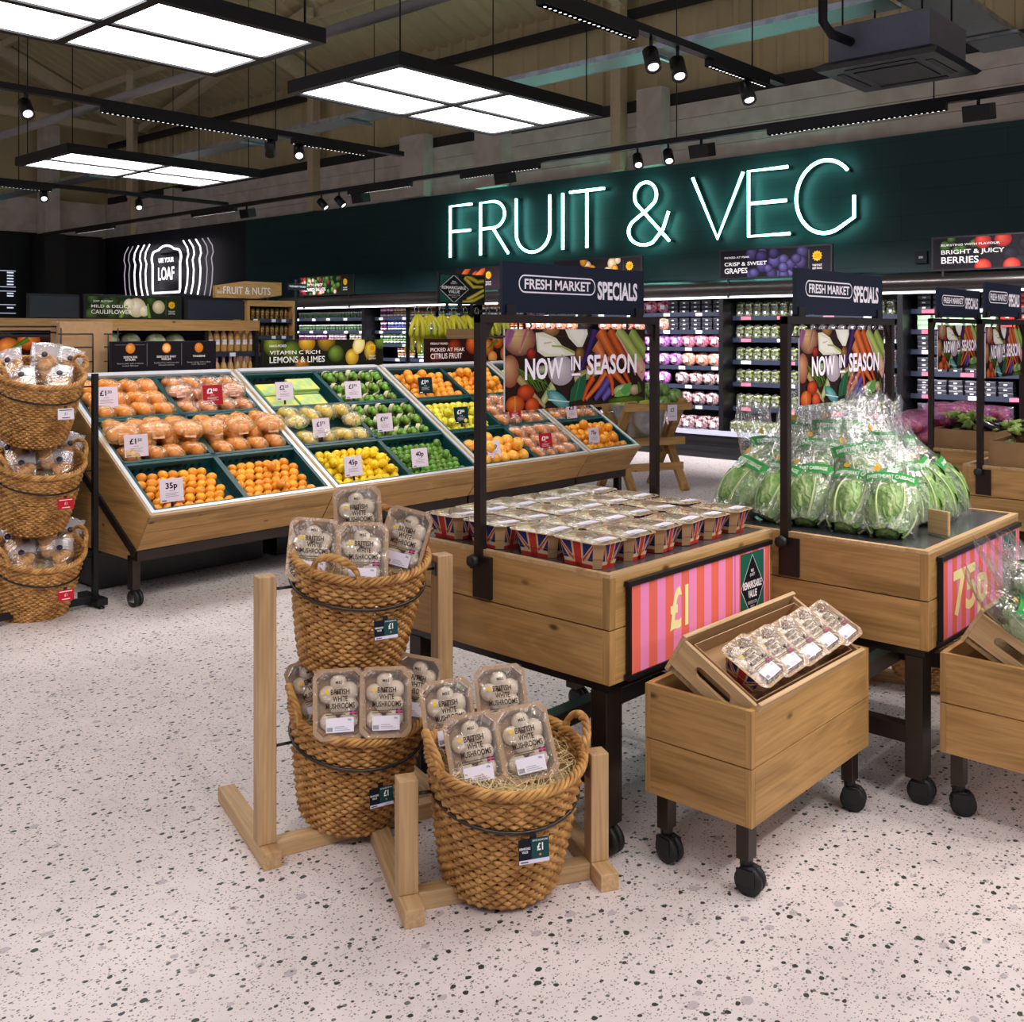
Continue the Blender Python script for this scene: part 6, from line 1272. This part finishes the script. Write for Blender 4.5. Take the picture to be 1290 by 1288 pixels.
trolley('oak trolley with a tilted crate of mushroom packs beside the low basket', 2.569, 1.426); CR1 = (2.60, 1.478)
tilted_crate('tilted oak crate of mushroom packs resting in its trolley', *CR1)
Mc = Matrix.Translation((*CR1, .436)) @ Matrix.Rotation(R(30), 4, 'X')
t = thing('card_tray', 'open cardboard tray under the five mushroom packs in the tilted crate', 'tray', Mc @ Vector((.04, .03, .05)), (R(30), 0, 0))
MB().box(0, .64, 0, .24, 0, .004).build('tray_floor', CARD, t); MB().box(0, .64, 0, .003, .004, .06).box(0, .64, .237, .24, .004, .06).box(0, .003, .003, .237, .004, .06).box(.637, .64, .003, .237, .004, .06).build('tray_wall', KRAFT, t)
for i in range(5): dup(PACK, Mc @ Vector((.115+.131*i, .118+rnd.uniform(-.006, .006), .082+PH)), Mc.to_euler('XYZ').to_matrix().to_4x4() @ Matrix.Rotation(R(-14+rnd.uniform(-3, 3)), 4, 'Y') @ Matrix.Rotation(R(rnd.uniform(-3, 3)), 4, 'Z'), '%s mushroom pack in the tilted crate, counting from the slotted end facing the baskets' % ('first', 'second', 'third', 'fourth', 'fifth')[i], None, .86)
trolley('oak trolley with a tilted crate of bagged greens, cut by the picture edge', 3.468, .871); CR2 = (3.50, .918)
tilted_crate('tilted oak crate of bagged greens below the 75p poster', *CR2)

# ------------------------------------------------------------------ bagged cabbages
LEAF = leaf_mat(); RIB = paint('cabbage_rib', 'C4D49A', .5); GBAND = '3F9A4C'
def cab_r(z): return .074*math.sin(min(1, (z+.03)/.26)*math.pi*.94)**.75+.004
def cabbage_bag(name):
    t = thing(name, 'x', 'bagged cabbage'); q_ = random.Random(8)
    c = MB(); c.lathe([(cab_r(z)*.9, z) for z in [.004+.022*k for k in range(11)]], 18, fn=lambda a, z: 1+.05*math.sin(5*a+20*z)); c.build('heart', LEAF, t)
    for k in range(6):
        a0 = 1.047*k+.3*q_.random(); hh = q_.uniform(.19, .25); wd = q_.uniform(.75, 1.0)
        def fn(u, v):
            a = a0+(u-.5)*2*wd*(math.sin(math.pi*(.12+.85*v))**.6); z = .004+hh*v
            r = cab_r(z)*1.04+.010+.006*math.sin(14*u+9*v)*abs(u-.5)*2+.012*v*v+.004*abs(math.sin(9*math.pi*(v+abs(u-.5)*.8)))*min(1, 3*abs(u-.5)); return (r*math.cos(a), r*math.sin(a), z)
        l = MB().grid(fn, 13, 14).build('leaf', LEAF, t); MB().tube([Vector(fn(.5, v/9))*1.01 for v in range(10)], [.006-.0005*v for v in range(10)], 6).build('midrib', RIB, l)
    A = lambda v: (.094+.016*math.sin(math.pi*min(1, v*1.25)))*(1-.12*v); B = lambda v: max(.004, .09*math.sin(math.pi*(.22+.74*v))**.8*(1-.55*v)+.004)
    def fb(u, v):
        a = 6.2832*u; wr = 1+(.03+.10*v)*(math.sin(5*a+7*v)*.5+math.sin(9*a-13*v)*.35+math.sin(14*a+23*v)*.2)
        x, y = A(v)*math.copysign(abs(math.cos(a))**.8, math.cos(a))*wr, B(v)*math.copysign(abs(math.sin(a))**.8, math.sin(a))*(wr+.1*v*math.sin(11*a))
        return (x+.012*math.sin(7*v)*v, y+.018*math.sin(9*v+2*u)*v, -.002+.42*v+(.016*math.sin(6*a)+.012*math.sin(11*a))*v*v)
    MB().grid(fb, 44, 24, 0, True).build('film_bag', BAG, t)
    def front(x, z): 
        v = z/.42; s_ = max(0, 1-min(1, abs(x)/(A(v)*1.02))**2.4); return -B(v)*s_**.42-.006
    a = Art(.2, .1, .00008); m = MB(); g = lin(GBAND)
    for i in range(14):
        x0, x1 = -.096+.192*i/14, -.096+.192*(i+1)/14; m.add([(x, front(x, .215+.02*k), .195+.042*k) for k, x in ((0, x0), (0, x1), (1, x1), (1, x0))], [(0, 1, 2, 3)], col=g)
    vs, fs, bw = text_shape('SWEETHEART CABBAGE', .02); kx = .165/bw
    m.add([(-.082+x*kx, front(-.082+x*kx, .21)-.0015, .207+z*.016) for x, z in vs], fs, col=lin('EAF4E4'))
    for (x0, x1, z0, z1, c_) in ((-.035, .035, .155, .18, 'E4E2E8'), (-.03, .03, .105, .15, 'ECEAF0'), (-.02, .02, .118, .121, '4A4A52'), (-.02, .012, .128, .131, '4A4A52'), (-.02, .018, .162, .165, '8A8A92')):
        off = .0015 if c_ in ('4A4A52', '8A8A92') else 0; m.add([(x, front(x, (z0+z1)/2)-off, z) for x, z in ((x0, z0), (x1, z0), (x1, z1), (x0, z1))], [(0, 1, 2, 3)], col=lin(c_))
    m.add([(-.05+.012*math.cos(k), front(-.05, .25)-.001, .255+.012*math.sin(k)) for k in [6.2832*i/12 for i in range(12)]], [tuple(range(12))], col=lin('D8A838'))
    m.build('label_band', PRINT_M, t); return t
CBG = cabbage_bag('cabbage_bag')
q = random.Random(21)
def lean(x, y, z, to, ang, lab, grp, yaw=None, sc=1.0):
    d = Vector((to[0]-x, to[1]-y, 0)); yw = math.atan2(d.y, d.x)-math.pi/2 if yaw is None else R(yaw)
    dup(CBG, (x, y, z), Matrix.Rotation(yw, 4, 'Z') @ Matrix.Rotation(R(-ang), 4, 'X') @ Matrix.Rotation(R(q.uniform(-9, 9)), 4, 'Y'), lab, grp, sc*q.uniform(.93, 1.05))
ctr = (3.97, 1.78)
for i, y in enumerate((1.46, 1.62, 1.78, 1.94, 2.10)): lean(3.60+q.uniform(-.01, .02), y, .872, (3.97, y*.5+.87), 40+q.uniform(-6, 6), '%s bagged cabbage along the front edge of the cabbage table, counting from its poster corner' % ('first', 'second', 'third', 'fourth', 'fifth')[i], None)
for i, x in enumerate((3.80, 3.95, 4.10, 4.25)): lean(x, 1.44+q.uniform(-.01, .02), .872, (x*.5+1.98, 1.78), 30+q.uniform(-5, 5), '%s bagged cabbage along the poster side of the cabbage table, counting from the front corner' % ('first', 'second', 'third', 'fourth')[i], None)
for i, (x, y, z, an) in enumerate(((3.78, 1.60, .93, 26), (3.78, 1.80, .95, 26), (3.80, 2.00, .93, 26), (3.95, 1.62, .96, 18), (3.94, 1.80, 1.0, 10), (3.96, 1.98, .97, 14), (4.12, 1.62, .94, 20), (4.12, 1.82, .96, 14), (4.14, 2.0, .93, 18), (4.28, 1.66, .9, 24))): lean(x, y, z, ctr if (x, y) != ctr else (4, 2), an, 'bagged cabbage heaped in the middle of the cabbage table pile', 'cabbages in the middle of the pile', yaw=-38+q.uniform(-25, 25))
for x, y, lab in ((3.78, 1.315, 'small thin wooden divider beside the front cabbages'), (4.40, 1.62, 'small upright wooden divider at the far edge of the cabbage table')):
    tag(MB().box(-.007, .007, -.045, .045, 0, .09 if x < 4 else .19).build('wooden_divider', PY_, None, (x, y+.03, .868), (0, 0, R(-20 if x < 4 else 0)), bevel=.004), lab, 'divider')
Mc2 = Matrix.Translation((*CR2, .436)) @ Matrix.Rotation(R(30), 4, 'X')
for i, (u, v, n, yaw) in enumerate(((.13, .13, .11, 26), (.29, .10, .12, 22), (.22, .17, .19, 34), (.40, .14, .17, 18), (.48, .1, .11, 8), (.59, .1, .11, 2))):
    dup(CBG, Mc2 @ Vector((u, v-.05, n)), Mc2.to_euler().to_matrix().to_4x4() @ Matrix.Rotation(R(yaw), 4, 'Z') @ Matrix.Rotation(R(-72), 4, 'X'), 'bag of greens lying in the tilted crate below the 75p poster', 'bagged greens in the tilted crate', .85)

# ------------------------------------------------------------------ onion nets and aubergines on the tables behind
AUB = paint('aubergine_skin', '1A0E1C', .15, spec=.7); CALYX = two_tone('aubergine_calyx', '6A8A3A', 'A4BC5C', 20, .5)
def aubergine():
    t = thing('aubergine', 'x', 'vegetable')
    MB().lathe([(0, -.1), (.03, -.095), (.045, -.06), (.042, -.02), (.03, .03), (.02, .06), (0, .065)], 16).build('fruit_body', AUB, t)
    m = MB(); m.lathe([(.034, .028), (.024, .062), (.01, .075), (.008, .11), (0, .112)], 12, fn=lambda a, z: 1+.25*math.cos(5*a)*(1 if z < .04 else 0)); m.build('calyx', CALYX, t); return t
AB = aubergine()
def carton(lab, x0, x1, y0, y1, z0, h):
    t = thing('carton', lab, 'carton', (x0, y0, z0)); w, d = x1-x0, y1-y0
    MB().box(0, w, 0, d, 0, .004).build('carton_floor', CARD, t)
    for a in ((0, .005, 0, d), (w-.005, w, 0, d), (.005, w-.005, 0, .005), (.005, w-.005, d-.005, d)): MB().box(*a, .004, h).build('carton_wall', CARD, t)
carton('cardboard carton of aubergines at the picture edge on the carton table', 5.95, 6.40, 1.28, 1.85, .868, .135); carton('cardboard carton of aubergines on the onion table', 6.66, 7.05, 2.02, 2.42, .868, .12); carton('further cardboard carton behind on the carton table', 6.45, 6.82, 1.2, 1.7, .868, .14)
for grp, lab, xs, ys, zz, n in (('aubergines at the picture edge', 'shiny dark aubergine in the carton at the picture edge', (6.0, 6.34), (1.34, 1.79), .97, 15), ('aubergines on the onion table', 'shiny dark aubergine in the carton on the onion table', (6.71, 6.98), (2.07, 2.38), .955, 12), ('aubergines in the further carton', 'dark aubergine in the further carton', (6.5, 6.78), (1.25, 1.65), .96, 6)):
    for i in range(n): dup(AB, (q.uniform(*xs), q.uniform(*ys), zz+.05*(i % 3)), (R(q.uniform(50, 100)), 0, R(q.uniform(180, 330))), lab, grp)
ONS = two_tone('onion_skin', '9A4A2A', 'D89A6A', 8, .35); ONB = bag_master('onion_net', ONS, .034, 6, film('purple_net_film', tint=(1, .6, .85), gloss=.1, haze=.22, scale=40, bump=1, hazecol=(.75, .12, .5), rough=.2), paint('purple_label', '6A1C7A', .5), w=.22, d=.16, h=.11)
for i in range(18): dup(ONB, (q.uniform(6.72, 7.5), q.uniform(2.45, 2.88), .872+.07*(i % 2)), (0, 0, q.uniform(0, 6)), 'purple net of brown onions heaped on the onion table', 'onion nets in the heap')
for i, (x, y) in enumerate(((6.80, 2.3), (6.95, 2.25), (7.1, 2.2), (7.2, 2.3), (7.3, 2.15), (7.0, 2.4))): dup(ONB, (x+.12, y+.12, .99+.03*(i % 2)), (0, 0, q.uniform(0, 6)), 'purple net of onions piled high behind the aubergines', 'onion nets piled high')
# second low stand seen under the cabbage table
oak_stand('oak basket stand seen in the shade under the cabbage table', 4.62, 1.98, -75, .57, .365, (.315,), -.1, .41)
basket(mid(4.62, 1.98, -75, .57, .315), -75, 9, 0, 'wicker basket in the shade under the cabbage table', 1.0)
# leftovers: masters that were never placed
for o in [o for o in COL.objects if o.get('label') == 'x']:
    for k in [o]+list(o.children_recursive): bpy.data.objects.remove(k)
